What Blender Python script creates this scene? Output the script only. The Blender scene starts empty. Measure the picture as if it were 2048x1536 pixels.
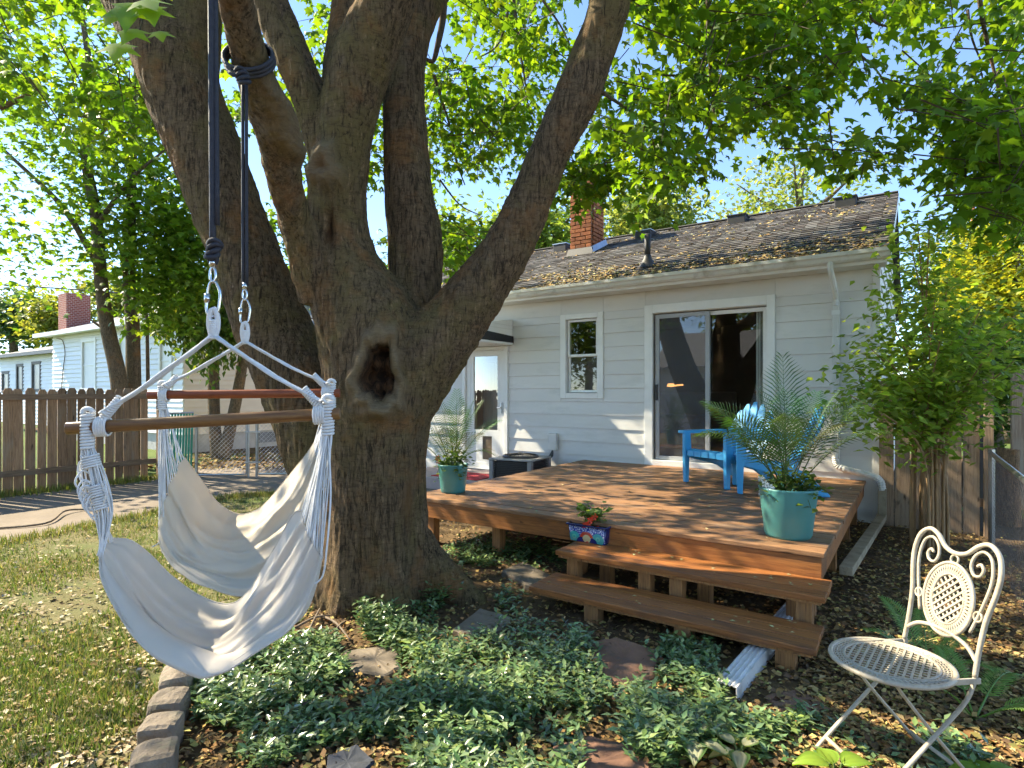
import bpy, bmesh, math, random
import numpy as np
from mathutils import Vector, Matrix, noise
SC = bpy.context.scene
COL = SC.collection
R = random.Random(11)
rng = np.random.default_rng(11)
PI = math.pi

# ------------------------------------------------------------------ camera, world, sun, exposure
F, HZ, H = 1172.6, 783.4, 1.5            # focal length and horizon of the 2048 px photograph, eye height
cam = bpy.data.cameras.new('camera'); cam_o = bpy.data.objects.new('camera', cam); COL.objects.link(cam_o)
cam_o.location = (0, 0, H); cam_o.rotation_euler = (PI/2, 0, 0)
cam.sensor_width = 36; cam.lens = 36*F/2048; cam.shift_y = (HZ-768)/2048; cam.clip_start = .05; cam.clip_end = 400
SC.camera = cam_o
SUN_EL = math.radians(41); SUN_AZ = math.atan2(-.925, .38)      # towards the sun, measured from +Y to +X
world = bpy.data.worlds.new('World'); SC.world = world; world.use_nodes = True
wn = world.node_tree.nodes; wl = world.node_tree.links
sky = wn.new('ShaderNodeTexSky'); sky.sky_type = 'NISHITA'; sky.sun_disc = False
sky.sun_elevation = SUN_EL; sky.sun_rotation = SUN_AZ; sky.air_density = .68; sky.dust_density = 0; sky.ozone_density = 2.2
wl.new(sky.outputs[0], wn['Background'].inputs[0]); wn['Background'].inputs[1].default_value = .15
sun = bpy.data.lights.new('sun', 'SUN'); sun.energy = 5.0; sun.angle = math.radians(.55); sun.color = (1, .89, .66)
sun_o = bpy.data.objects.new('sun', sun); COL.objects.link(sun_o)
sdir = Vector((math.sin(SUN_AZ)*math.cos(SUN_EL), math.cos(SUN_AZ)*math.cos(SUN_EL), math.sin(SUN_EL)))
sun_o.rotation_euler = sdir.to_track_quat('Z', 'Y').to_euler(); sun_o.location = (-8, 6, 14)
SC.view_settings.view_transform = 'Standard'; SC.view_settings.look = 'None'; SC.view_settings.gamma = 1
SC.view_settings.exposure = 1.62
SC.render.engine = 'CYCLES'
SC.cycles.use_denoising = True; SC.cycles.max_bounces = 6; SC.cycles.transparent_max_bounces = 8
SC.cycles.diffuse_bounces = 3; SC.cycles.glossy_bounces = 3; SC.cycles.transmission_bounces = 3; SC.cycles.adaptive_threshold = .03
SC.cycles.sample_clamp_indirect = 6

# ------------------------------------------------------------------ helpers
TH = math.radians(34.545)
O = Vector((4.07, 6.74, 0)); AW = Vector((-math.cos(TH), math.sin(TH), 0)); AN = Vector((-math.sin(TH), -math.cos(TH), 0))
HROT = PI-TH                                # house frame: x runs left along the wall, y out into the yard
def hp(a, b, z=0): return O+AW*a+AN*b+Vector((0, 0, z))
def at(u, v, Y): return Vector(((u-1024)/F*Y, Y, H-(v-HZ)/F*Y))
def onz(u, v, z=0.0):
    Y = F*(H-z)/(v-HZ); return Vector(((u-1024)/F*Y, Y, z))
def uv_of(p): return 1024+F*p[0]/p[1], HZ-F*(p[2]-H)/p[1]

def tag(o, label=None, cat=None, group=None, kind=None):
    if label: o['label'] = label
    if cat: o['category'] = cat
    if group: o['group'] = group
    if kind: o['kind'] = kind
    return o
def thing(name, label, cat, loc=(0, 0, 0), rz=0, group=None):
    o = bpy.data.objects.new(name, None); COL.objects.link(o); o.location = loc; o.rotation_euler = (0, 0, rz)
    o.empty_display_size = .1
    return tag(o, label, cat, group)

def frames(pts):
    pts = [Vector(p) for p in pts]; T = []
    for i in range(len(pts)):
        t = pts[min(i+1, len(pts)-1)]-pts[max(i-1, 0)]
        T.append(t.normalized() if t.length > 1e-9 else Vector((0, 0, 1)))
    up = Vector((0, 0, 1)) if abs(T[0].z) < .9 else Vector((1, 0, 0))
    n = T[0].cross(up).normalized(); out = []
    for t in T:
        n = n-t*n.dot(t)
        n = n.normalized() if n.length > 1e-6 else t.orthogonal().normalized()
        out.append((t, n, t.cross(n)))
    return pts, out
def smooth(pts, m=6):
    P = [Vector(p) for p in pts]; out = []
    for i in range(len(P)-1):
        p0 = P[max(i-1, 0)]; p1 = P[i]; p2 = P[i+1]; p3 = P[min(i+2, len(P)-1)]
        for k in range(m):
            t = k/m
            out.append(.5*((2*p1)+(p2-p0)*t+(2*p0-5*p1+4*p2-p3)*t*t+(3*p1-p0-3*p2+p3)*t**3))
    out.append(P[-1]); return out

class MB:
    def __init__(s): s.v = []; s.f = []
    def add(s, v, f):
        n = len(s.v); s.v += [tuple(x) for x in v]; s.f += [tuple(i+n for i in q) for q in f]; return s
    def box(s, x0, x1, y0, y1, z0, z1, mat=None):
        v = [Vector((x, y, z)) for z in (z0, z1) for y in (y0, y1) for x in (x0, x1)]
        if mat: v = [mat @ p for p in v]
        return s.add(v, [(0, 2, 3, 1), (4, 5, 7, 6), (0, 1, 5, 4), (2, 6, 7, 3), (0, 4, 6, 2), (1, 3, 7, 5)])
    def bar(s, p, q, w, h, up=(0, 0, 1)):
        p = Vector(p); q = Vector(q); t = (q-p).normalized(); sd = t.cross(Vector(up)).normalized(); u = sd.cross(t)
        v = [c+sd*x*w/2+u*y*h/2 for c in (p, q) for x, y in ((-1, -1), (1, -1), (1, 1), (-1, 1))]
        return s.add(v, [(0, 1, 2, 3), (7, 6, 5, 4), (0, 4, 5, 1), (1, 5, 6, 2), (2, 6, 7, 3), (3, 7, 4, 0)])
    def tube(s, pts, r, n=8, closed=False, flat=1.0):
        pts, fr = frames(pts)
        rr = r if isinstance(r, (list, tuple)) else [r]*len(pts); v = []; f = []
        for p, (t, a, b), q in zip(pts, fr, rr):
            for k in range(n):
                g = 2*PI*k/n; v.append(p+a*math.cos(g)*q+b*math.sin(g)*q*flat)
        m = len(pts)
        for i in range(m-1 if not closed else m):
            j = (i+1) % m
            for k in range(n): f.append((i*n+k, i*n+(k+1) % n, j*n+(k+1) % n, j*n+k))
        if not closed:
            f.append(tuple(range(n))[::-1]); f.append(tuple((m-1)*n+k for k in range(n)))
        return s.add(v, f)
    def lathe(s, prof, n=24, c=(0, 0, 0), cap=True, sq=1.0):
        v = []; f = []
        for r, z in prof:
            for k in range(n):
                g = 2*PI*k/n; v.append((c[0]+r*math.cos(g), c[1]+r*math.sin(g)*sq, c[2]+z))
        for i in range(len(prof)-1):
            for k in range(n): f.append((i*n+k, i*n+(k+1) % n, (i+1)*n+(k+1) % n, (i+1)*n+k))
        if cap: f.append(tuple(range(n))[::-1]); f.append(tuple((len(prof)-1)*n+k for k in range(n)))
        return s.add(v, f)
    def prism(s, poly, f3):            # poly of 2D points, f3(p, side) -> 3D, side 0/1
        n = len(poly); v = [f3(p, 0) for p in poly]+[f3(p, 1) for p in poly]
        return s.add(v, [tuple(range(n))[::-1], tuple(range(n, 2*n))]+[(i, (i+1) % n, n+(i+1) % n, n+i) for i in range(n)])
    def grid(s, nu, nv, fn):
        v = [fn(i/(nu-1), j/(nv-1)) for j in range(nv) for i in range(nu)]
        return s.add(v, [(j*nu+i, j*nu+i+1, (j+1)*nu+i+1, (j+1)*nu+i) for j in range(nv-1) for i in range(nu-1)])
    def mesh(s, name, mat, smooth=False):
        me = bpy.data.meshes.new(name); me.from_pydata(s.v, [], s.f)
        bm = bmesh.new(); bm.from_mesh(me); bmesh.ops.recalc_face_normals(bm, faces=bm.faces); bm.to_mesh(me); bm.free()
        if mat: me.materials.append(mat)
        if smooth: me.polygons.foreach_set('use_smooth', [True]*len(me.polygons))
        me.update(); return me
    def build(s, name, mat, parent=None, smooth=False, bevel=0, kind=None, solid=0):
        o = link(name, s.mesh(name, mat, smooth), parent, kind=kind)
        if solid:
            m = o.modifiers.new('solid', 'SOLIDIFY'); m.thickness = solid; m.offset = 0
        if bevel:
            m = o.modifiers.new('bevel', 'BEVEL'); m.width = bevel; m.segments = 2; m.limit_method = 'ANGLE'
        return o
def link(name, me, parent=None, loc=None, rot=None, scale=None, kind=None):
    o = bpy.data.objects.new(name, me); COL.objects.link(o)
    if parent: o.parent = parent
    if loc is not None: o.location = loc
    if rot is not None: o.rotation_euler = rot
    if scale is not None: o.scale = scale
    if kind: o['kind'] = kind
    return o
def boxmesh(name, mat, sx, sy, sz, bev=0.0):
    bm = bmesh.new(); bmesh.ops.create_cube(bm, size=1)
    for v in bm.verts: v.co = Vector((v.co.x*sx, v.co.y*sy, v.co.z*sz))
    if bev: bmesh.ops.bevel(bm, geom=list(bm.edges), offset=bev, segments=1, affect='EDGES')
    me = bpy.data.meshes.new(name); bm.to_mesh(me); bm.free(); me.materials.append(mat); return me

# ------------------------------------------------------------------ materials
def newmat(name):
    m = bpy.data.materials.new(name); m.use_nodes = True
    return m, m.node_tree.nodes, m.node_tree.links, m.node_tree.nodes['Principled BSDF']
def nd(N, t, **k):
    n = N.new(t)
    for a, b in k.items():
        if a.startswith('i_'): n.inputs[int(a[2:])].default_value = b
        else: setattr(n, a, b)
    return n
def mixc(N, L, a, b, fac, blend='MIX'):
    m = N.new('ShaderNodeMix'); m.data_type = 'RGBA'; m.blend_type = blend
    for s, x in ((0, fac), (6, a), (7, b)):
        if isinstance(x, bpy.types.NodeSocket): L.new(x, m.inputs[s])
        elif s == 0: m.inputs[0].default_value = x
        else: m.inputs[s].default_value = tuple(x)+(1,) if len(x) == 3 else x
    return m.outputs[2]
def ramp(N, L, src, a, b):
    r = N.new('ShaderNodeMapRange'); r.inputs[1].default_value = a; r.inputs[2].default_value = b; L.new(src, r.inputs[0]); r.clamp = True
    return r.outputs[0]
def coords(N, L, scale=(1, 1, 1), objrand=True):
    tc = N.new('ShaderNodeTexCoord'); mp = N.new('ShaderNodeMapping'); mp.inputs[3].default_value = scale
    src = tc.outputs['Object']
    if objrand:
        oi = N.new('ShaderNodeObjectInfo'); mu = nd(N, 'ShaderNodeMath', operation='MULTIPLY', i_1=91.7); L.new(oi.outputs['Random'], mu.inputs[0])
        ad = N.new('ShaderNodeVectorMath'); ad.operation = 'ADD'; L.new(src, ad.inputs[0]); L.new(mu.outputs[0], ad.inputs[1]); src = ad.outputs[0]
    L.new(src, mp.inputs[0]); return mp.outputs[0]
def tex(N, L, vec, scale, detail=5, rough=.6, dist=0):
    n = N.new('ShaderNodeTexNoise'); n.inputs['Scale'].default_value = scale; n.inputs['Detail'].default_value = detail
    n.inputs['Roughness'].default_value = rough; n.inputs['Distortion'].default_value = dist; L.new(vec, n.inputs['Vector']); return n.outputs[0]
def bump(N, L, P, h, strength, dist=.01):
    b = N.new('ShaderNodeBump'); b.inputs['Strength'].default_value = strength; b.inputs['Distance'].default_value = dist
    L.new(h, b.inputs['Height']); L.new(b.outputs[0], P.inputs['Normal'])
def objvar(N, L, c, amt):
    oi = N.new('ShaderNodeObjectInfo'); r = N.new('ShaderNodeMapRange'); r.inputs[3].default_value = 1-amt; r.inputs[4].default_value = 1+amt
    L.new(oi.outputs['Random'], r.inputs[0])
    return mixc(N, L, c, r.outputs[0], 1.0, 'MULTIPLY')
def plain(name, c1, c2=None, scale=6, rough=.5, bs=0, bscale=40, var=0, metal=0, spec=.5, stretch=(1, 1, 1), lo=.35, hi=.65, dirt=None, dscale=3):
    m, N, L, P = newmat(name); v = coords(N, L, stretch)
    c2 = c2 or tuple(x*.85 for x in c1)
    c = mixc(N, L, c1, c2, ramp(N, L, tex(N, L, v, scale), lo, hi))
    if dirt: c = mixc(N, L, c, dirt, ramp(N, L, tex(N, L, v, dscale, 8, .7), .52, .72))
    if var: c = objvar(N, L, c, var)
    L.new(c, P.inputs['Base Color']); P.inputs['Roughness'].default_value = rough; P.inputs['Metallic'].default_value = metal
    P.inputs['Specular IOR Level'].default_value = spec
    if bs: bump(N, L, P, tex(N, L, v, bscale, 6, .65), bs)
    return m
def wood(name, c1, c2, c3, axis='x', rough=.7, var=.15, bs=.5, grain=62, blotch=1.6):
    m, N, L, P = newmat(name)
    st = {'x': (.06, 1, 1), 'y': (1, .06, 1), 'z': (1, 1, .06)}[axis]; st2 = {'x': (.3, 1, 1), 'y': (1, .3, 1), 'z': (1, 1, .3)}[axis]
    v = coords(N, L, st); g = tex(N, L, v, grain, 6, .7, .6)
    c = mixc(N, L, c1, c2, ramp(N, L, g, .40, .62))
    c = mixc(N, L, c, tuple(x*.45 for x in c2), ramp(N, L, tex(N, L, v, grain*.55, 7, .8, .8), .57, .68))
    b = tex(N, L, coords(N, L, st2), blotch*3, 5, .6, .4)
    c = mixc(N, L, c, c3, ramp(N, L, b, .52, .72))
    kn = tex(N, L, coords(N, L, st2), blotch*9, 2, .5, 0)
    c = mixc(N, L, c, tuple(x*.3 for x in c2), ramp(N, L, kn, .70, .78))
    c = objvar(N, L, c, var); L.new(c, P.inputs['Base Color']); P.inputs['Roughness'].default_value = rough
    P.inputs['Specular IOR Level'].default_value = .35
    bump(N, L, P, g, bs, .004); return m
def leafmat(name, trans=.45, rough=.45, gain=(1.5, 1.45, .7), spec=.4):
    m, N, L, P = newmat(name)
    a = N.new('ShaderNodeVertexColor'); a.layer_name = 'col'
    L.new(a.outputs[0], P.inputs['Base Color']); P.inputs['Roughness'].default_value = rough; P.inputs['Specular IOR Level'].default_value = spec
    t = N.new('ShaderNodeBsdfTranslucent'); c = mixc(N, L, a.outputs[0], gain, 1.0, 'MULTIPLY'); L.new(c, t.inputs[0])
    mx = N.new('ShaderNodeMixShader'); mx.inputs[0].default_value = trans
    L.new(P.outputs[0], mx.inputs[1]); L.new(t.outputs[0], mx.inputs[2]); L.new(mx.outputs[0], N['Material Output'].inputs[0]); return m
def colmat(name, rough=.8, mul=1.0):
    m, N, L, P = newmat(name); a = N.new('ShaderNodeVertexColor'); a.layer_name = 'col'
    L.new(a.outputs[0], P.inputs['Base Color']); P.inputs['Roughness'].default_value = rough; P.inputs['Specular IOR Level'].default_value = .2; return m
def glassmat(name, tint=(.9, .93, .93), refl=1.0):
    m, N, L, P = newmat(name); N.remove(P)
    t = N.new('ShaderNodeBsdfTransparent'); t.inputs[0].default_value = tint+(1,)
    g = N.new('ShaderNodeBsdfGlossy'); g.inputs['Roughness'].default_value = .015
    fr = N.new('ShaderNodeFresnel'); fr.inputs[0].default_value = 1.52
    mu = nd(N, 'ShaderNodeMath', operation='MULTIPLY', i_1=2.2*refl, use_clamp=True); L.new(fr.outputs[0], mu.inputs[0])
    mx = N.new('ShaderNodeMixShader'); L.new(mu.outputs[0], mx.inputs[0]); L.new(t.outputs[0], mx.inputs[1]); L.new(g.outputs[0], mx.inputs[2])
    L.new(mx.outputs[0], N['Material Output'].inputs[0]); return m

M_siding = plain('siding_paint', (.73, .71, .67), (.69, .67, .63), 3, .55, .12, 60, .035, stretch=(.3, 1, 1), dirt=(.60, .59, .55), dscale=4)
M_trim = plain('white_trim', (.84, .83, .79), (.79, .78, .74), 5, .45, .08, 50, .03)
M_soffit = plain('soffit_paint', (.74, .72, .66), (.68, .66, .60), 3, .5)
M_gutter = plain('gutter_aluminium', (.76, .76, .73), (.66, .65, .60), 2, .4, 0, 40, .02, dirt=(.42, .40, .34), dscale=5)
M_deck = wood('deck_boards', (.315, .165, .078), (.16, .08, .038), (.20, .13, .082), 'x', .5, .30, .7)
M_fascia = wood('cedar_fascia', (.40, .155, .04), (.23, .085, .024), (.13, .065, .034), 'x', .55, .08, .4)
M_tread = wood('stained_treads', (.40, .155, .045), (.22, .08, .026), (.10, .055, .036), 'x', .42, .12, .5)
M_post = wood('post_wood', (.38, .18, .06), (.22, .10, .036), (.25, .14, .065), 'z', .7, .12, .4)
M_fence = wood('fence_pickets', (.34, .21, .12), (.20, .12, .07), (.27, .21, .15), 'z', .8, .3, .6)
M_fencegrey = wood('grey_fence_boards', (.38, .26, .165), (.25, .165, .105), (.36, .28, .20), 'z', .85, .15, .6)
M_rail = wood('fence_rail_wood', (.24, .16, .10), (.14, .09, .06), (.19, .15, .11), 'y', .8, .12, .5)
M_bar_a = wood('spreader_bar_brown', (.20, .10, .035), (.12, .055, .02), (.16, .08, .03), 'x', .35, .05, .2)
M_bar_b = wood('spreader_bar_red', (.25, .065, .022), (.16, .04, .015), (.2, .05, .02), 'x', .35, .05, .2)
def screenmat():
    m = glassmat('screened_glass', (.55, .56, .57), 1.5); N, L = m.node_tree.nodes, m.node_tree.links
    src = N['Material Output'].inputs[0].links[0].from_socket; d = N.new('ShaderNodeBsdfDiffuse'); d.inputs[0].default_value = (.20, .21, .23, 1)
    mx = N.new('ShaderNodeMixShader'); mx.inputs[0].default_value = .30; L.new(src, mx.inputs[1]); L.new(d.outputs[0], mx.inputs[2]); L.new(mx.outputs[0], N['Material Output'].inputs[0]); return m
M_glass = glassmat('window_glass'); M_glass_screen = screenmat()
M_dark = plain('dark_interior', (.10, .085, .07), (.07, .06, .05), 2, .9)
M_ifloor = wood('interior_floor', (.20, .11, .06), (.12, .065, .035), (.15, .08, .05), 'y', .4)
M_blind = plain('vertical_blind', (.42, .43, .38), (.36, .37, .33), 3, .7)
M_black = plain('black_metal', (.018, .018, .02), (.03, .03, .032), 8, .4)
M_rubber = plain('dark_vent_plastic', (.03, .03, .033), (.05, .045, .04), 6, .55)
M_metal = plain('galvanised_metal', (.52, .53, .54), (.42, .43, .44), 9, .35, 0, 40, .05, 1.0)
M_steel = plain('polished_steel', (.62, .64, .66), (.55, .57, .6), 9, .18, 0, 40, 0, 1.0)
M_acgrey = plain('air_conditioner_paint', (.33, .32, .31), (.26, .25, .24), 4, .45)
M_concrete = plain('concrete', (.45, .40, .36), (.36, .32, .28), 3, .9, .25, 60, .05)
M_brick = plain('orange_brick', (.42, .15, .05), (.28, .085, .035), 9, .9, .4, 50, .32, dirt=(.17, .09, .06), dscale=5)
M_mortar = plain('mortar', (.33, .27, .21), (.25, .2, .16), 12, .95, .4, 60)
M_potteal = plain('teal_pot_plastic', (.075, .25, .235), (.06, .22, .205), 3, .42, .05, 50, 0, dirt=(.10, .22, .20), dscale=7)
M_soil = plain('potting_soil', (.05, .035, .022), (.03, .02, .013), 30, .95, .6, 60)
M_blue = plain('blue_resin', (.05, .36, .70), (.045, .33, .65), 2, .4, .05, 60, 0, dirt=(.10, .38, .62), dscale=5)
M_chairwhite = plain('cream_painted_iron', (.48, .42, .325), (.41, .35, .26), 14, .42, .1, 60, 0, dirt=(.30, .235, .155), dscale=22)
M_cord = plain('cotton_cord', (.72, .72, .72), (.62, .63, .65), 60, .9, .3, 200)
M_strap = plain('cotton_strap', (.66, .68, .71), (.55, .58, .63), 40, .9, .3, 160)
M_blackrope = plain('black_rope', (.014, .016, .028), (.03, .03, .042), 60, .6, .5, 220)
M_stone = plain('edging_stone', (.25, .20, .15), (.15, .12, .09), 9, .9, 1.0, 45, .18, dirt=(.20, .19, .12), dscale=6)
M_flag = plain('red_flagstone', (.29, .15, .09), (.20, .10, .06), 5, .85, .5, 22, .15, dirt=(.12, .09, .07), dscale=7)
M_slate = plain('grey_stepping_stone', (.22, .175, .125), (.155, .12, .085), 6, .85, .35, 30, .15, dirt=(.13, .105, .07), dscale=8)
M_nsiding = plain('neighbour_vinyl', (.80, .80, .80), (.75, .75, .76), 2, .5, .05, 40, .02)
M_nroof = plain('neighbour_shingles', (.30, .29, .28), (.22, .21, .20), 14, .9, .4, 60)
M_nbrick = None
M_nshaded = plain('neighbour_vinyl_shaded', (.68, .60, .50), (.63, .55, .46), 2, .5, .05, 40, .02)  # same white vinyl with the side wall's shade put into the colour
M_found = plain('foundation_block', (.46, .45, .44), (.38, .37, .36), 5, .9, .3, 40)
M_pane_dark = plain('far_window_pane', (.13, .14, .16), (.2, .21, .23), 2, .3, spec=.3)
M_redmat = plain('red_door_mat', (.55, .05, .07), (.45, .04, .05), 40, .95, .5, 160)
M_green = plain('green_privacy_slat', (.03, .30, .22), (.02, .22, .16), 10, .5)
M_tagblue = plain('plant_tag', (.45, .58, .85), (.55, .66, .9), 20, .4)
M_stick = plain('dead_twig', (.22, .17, .12), (.14, .10, .07), 20, .9, .4, 60)
M_leaf = leafmat('maple_leaf', .52, .45, (2.3, 2.05, .5)); M_fleaf = leafmat('tree_leaf', .45, .5, (2.4, 1.9, .7))
M_vinca = leafmat('groundcover_leaf', .18, .27, (1.3, 1.4, .8), 1.0); M_shrub = leafmat('shrub_leaf', .5, .4, (2.4, 2.1, .7), .5); M_palm = leafmat('palm_leaf', .3, .35, (1.5, 1.5, .6), .5)
M_litter = colmat('litter_pieces', .85); M_grass = leafmat('grass_blade', .35, .6, (1.3, 1.3, .7), .25); M_shingle = colmat('asphalt_shingle', .92)
M_cap = plain('flower_petals', (.75, .06, .015), (.6, .04, .01), 20, .5)
M_white = plain('white_flower', (.8, .8, .82), (.7, .7, .72), 20, .6)

# brick-textured material only for the far chimney, whose bricks are too small to pick apart
def brickmat():
    m, N, L, P = newmat('far_chimney_brick'); tc = N.new('ShaderNodeTexCoord'); sx = N.new('ShaderNodeSeparateXYZ'); L.new(tc.outputs['Object'], sx.inputs[0]); ad = nd(N, 'ShaderNodeMath', operation='ADD'); L.new(sx.outputs[0], ad.inputs[0]); L.new(sx.outputs[1], ad.inputs[1]); cx = N.new('ShaderNodeCombineXYZ'); L.new(ad.outputs[0], cx.inputs[0]); L.new(sx.outputs[2], cx.inputs[1]); v = cx.outputs[0]
    b = N.new('ShaderNodeTexBrick'); L.new(v, b.inputs[0]); b.inputs['Scale'].default_value = 4.2
    b.inputs['Color1'].default_value = (.33, .09, .06, 1); b.inputs['Color2'].default_value = (.25, .065, .045, 1); b.inputs['Mortar'].default_value = (.45, .38, .34, 1)
    L.new(b.outputs[0], P.inputs['Base Color']); P.inputs['Roughness'].default_value = .9; return m
M_nbrick = brickmat()

def barkmat(name, c1, c2, c3, sc=1.0, strength=1.0):
    m, N, L, P = newmat(name)
    v = coords(N, L, (1, 1, .16), False); v2 = coords(N, L, (1, 1, 1), False); vh = coords(N, L, (.5, .5, 2.2), False)
    fur = tex(N, L, v, 46*sc, 9, .72, .8); mid = tex(N, L, v, 14*sc, 7, .7, .5); fine = tex(N, L, v2, 120*sc, 8, .75)
    hor = tex(N, L, vh, 26*sc, 6, .7, .6); big = tex(N, L, v2, 1.7*sc, 5, .6, .5); big2 = tex(N, L, v2, 2.6*sc, 6, .65, .2)
    c = mixc(N, L, c2, c1, ramp(N, L, fur, .42, .58))
    c = mixc(N, L, c, c3, ramp(N, L, big, .46, .62))
    c = mixc(N, L, tuple(x*.36 for x in c2), c, ramp(N, L, fur, .36, .47))
    c = mixc(N, L, c, (c1[0]*1.25, c1[1]*.92, c1[2]*.62), ramp(N, L, big2, .52, .70))
    c = mixc(N, L, c, tuple(min(1, x*1.9) for x in c1), ramp(N, L, tex(N, L, v, 30*sc, 8, .85), .55, .68))
    at_ = N.new('ShaderNodeVertexColor'); at_.layer_name = 'wound'
    sp = N.new('ShaderNodeSeparateColor'); L.new(at_.outputs[0], sp.inputs[0])
    lipc = mixc(N, L, (.36, .27, .16), (.23, .165, .095), ramp(N, L, hor, .35, .65)); rot = mixc(N, L, (.035, .02, .012), (.20, .10, .045), ramp(N, L, mid, .45, .68))
    hs_ = ramp(N, L, hor, .40, .50); c = mixc(N, L, tuple(x*.5 for x in c2), c, mixc(N, L, (.55, .55, .55), (1, 1, 1), hs_)); c = mixc(N, L, c, lipc, sp.outputs[0]); c = mixc(N, L, c, rot, sp.outputs[1]); c = mixc(N, L, c, (.22, .12, .05), sp.outputs[2])
    L.new(c, P.inputs['Base Color']); P.inputs['Roughness'].default_value = .9; P.inputs['Specular IOR Level'].default_value = .2
    h = nd(N, 'ShaderNodeMath', operation='MULTIPLY_ADD', i_1=.45); L.new(fine, h.inputs[0]); L.new(fur, h.inputs[2])
    h2 = nd(N, 'ShaderNodeMath', operation='MULTIPLY_ADD', i_1=.5); L.new(hor, h2.inputs[0]); L.new(h.outputs[0], h2.inputs[2])
    bump(N, L, P, h2.outputs[0], strength, .045); return m
M_bark = barkmat('maple_bark', (.255, .172, .098), (.115, .078, .045), (.22, .165, .066))
M_bark2 = barkmat('thin_tree_bark', (.19, .145, .10), (.11, .085, .06), (.15, .12, .08), 1.5, .7)

# ------------------------------------------------------------------ leaf batches
def unit(a): return a/np.maximum(np.linalg.norm(a, axis=1, keepdims=True), 1e-9)
T_MAPLE = (np.array([(0, .36, .05), (0, 0, 0), (.40, .0, -.06), (.26, .22, 0), (.54, .50, -.10), (.21, .54, 0), (0, 1.0, -.10),
                     (-.21, .54, 0), (-.54, .50, -.10), (-.26, .22, 0), (-.40, .0, -.06)]),
           np.array([(0, i, i % 10+1) for i in range(1, 11)]))
T_OVAL = (np.array([(0, 0, 0), (.23, .38, .05), (0, 1, -.10), (-.23, .38, .05), (0, .45, -.02)]),
          np.array([(0, 1, 4), (1, 2, 4), (2, 3, 4), (3, 0, 4)]))
T_QUAD = (np.array([(0, 0, 0), (.32, .45, .08), (0, 1, -.08), (-.32, .45, .08)]), np.array([(0, 1, 2), (0, 2, 3)]))
T_BLADE = (np.array([(-.045, 0, 0), (.045, 0, 0), (0, 1, .25)]), np.array([(0, 1, 2)]))
def leafmesh(name, P, D, Nn, S, tmpl, cols, mat):
    P = np.asarray(P, float); D = unit(np.asarray(D, float)); B = unit(np.cross(D, np.asarray(Nn, float))); N2 = np.cross(B, D)
    tv, tf = tmpl; n = len(P); k = len(tv); S = np.broadcast_to(np.asarray(S, float), (n,))
    V = P[:, None, :]+S[:, None, None]*(tv[None, :, 0, None]*B[:, None, :]+tv[None, :, 1, None]*D[:, None, :]+tv[None, :, 2, None]*N2[:, None, :])
    Fa = (tf[None]+(np.arange(n)*k)[:, None, None]).reshape(-1)
    me = bpy.data.meshes.new(name); me.vertices.add(n*k); me.vertices.foreach_set('co', V.reshape(-1).astype(np.float32))
    m = n*len(tf); me.loops.add(m*3); me.loops.foreach_set('vertex_index', Fa.astype(np.int32))
    me.polygons.add(m); me.polygons.foreach_set('loop_start', np.arange(0, m*3, 3, dtype=np.int32))
    at_ = me.color_attributes.new('col', 'FLOAT_COLOR', 'POINT')
    c4 = np.ones((n, k, 4), np.float32); c4[:, :, :3] = np.asarray(cols)[:, None, :]; at_.data.foreach_set('color', c4.reshape(-1))
    me.materials.append(mat); me.update(calc_edges=True); me.validate(); return me
def flatcol(me, col):
    a = me.color_attributes.new('col', 'FLOAT_COLOR', 'POINT'); a.data.foreach_set('color', np.tile(np.array(tuple(col)+(1,), np.float32), len(me.vertices)))
def pick(cols, n, jitter=.18):
    c = np.array(cols)[rng.integers(0, len(cols), n)]; return np.clip(c*(1+rng.normal(0, jitter, (n, 1)))*(1+rng.normal(0, .05, (n, 3))), .005, .9)
def inpoly(x, y, poly):
    c = np.zeros(len(x), bool); j = len(poly)-1
    for i in range(len(poly)):
        xi, yi = poly[i]; xj, yj = poly[j]
        c ^= ((yi > y) != (yj > y)) & (x < (xj-xi)*(y-yi)/((yj-yi) or 1e-9)+xi); j = i
    return c
def in_poly_pts(poly, n):
    P = np.array(poly); lo = P.min(0); hi = P.max(0); out = np.zeros((0, 2))
    while len(out) < n:
        q = lo+(hi-lo)*rng.random((n*2, 2)); out = np.vstack([out, q[inpoly(q[:, 0], q[:, 1], poly)]])
    return out[:n]
def gpoly(px): return [tuple(onz(u, v)[:2]) for u, v in px]

# ------------------------------------------------------------------ ground, lawn, path
def sheet(name, poly, z, mat):
    o = MB().add([(x, y, z) for x, y in poly], [tuple(range(len(poly)))]).build(name, mat); o['kind'] = 'structure'; return o
def groundmat(name, cs, scale, rough=.95, bs=.6):
    m, N, L, P = newmat(name); v = coords(N, L, (1, 1, 1), False)
    c = mixc(N, L, cs[0], cs[1], ramp(N, L, tex(N, L, v, scale*18, 8, .75), .35, .65))
    c = mixc(N, L, c, cs[2], ramp(N, L, tex(N, L, v, scale, 6, .65), .45, .62))
    c = mixc(N, L, c, cs[3], ramp(N, L, tex(N, L, v, scale*70, 4, .7), .60, .70))
    L.new(c, P.inputs['Base Color']); P.inputs['Roughness'].default_value = rough; P.inputs['Specular IOR Level'].default_value = .15
    bump(N, L, P, tex(N, L, v, scale*45, 8, .75), bs, .02); return m
M_ground = groundmat('leaf_mould_soil', [(.13, .085, .045), (.08, .052, .03), (.15, .10, .05), (.24, .16, .07)], 1.1)
M_lawn = groundmat('thin_lawn_soil', [(.20, .17, .085), (.14, .125, .055), (.10, .13, .04), (.30, .24, .13)], .9)
M_nlawn = groundmat('neighbour_grass', [(.09, .13, .03), (.12, .16, .04), (.07, .11, .03), (.15, .16, .06)], .5)
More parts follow.
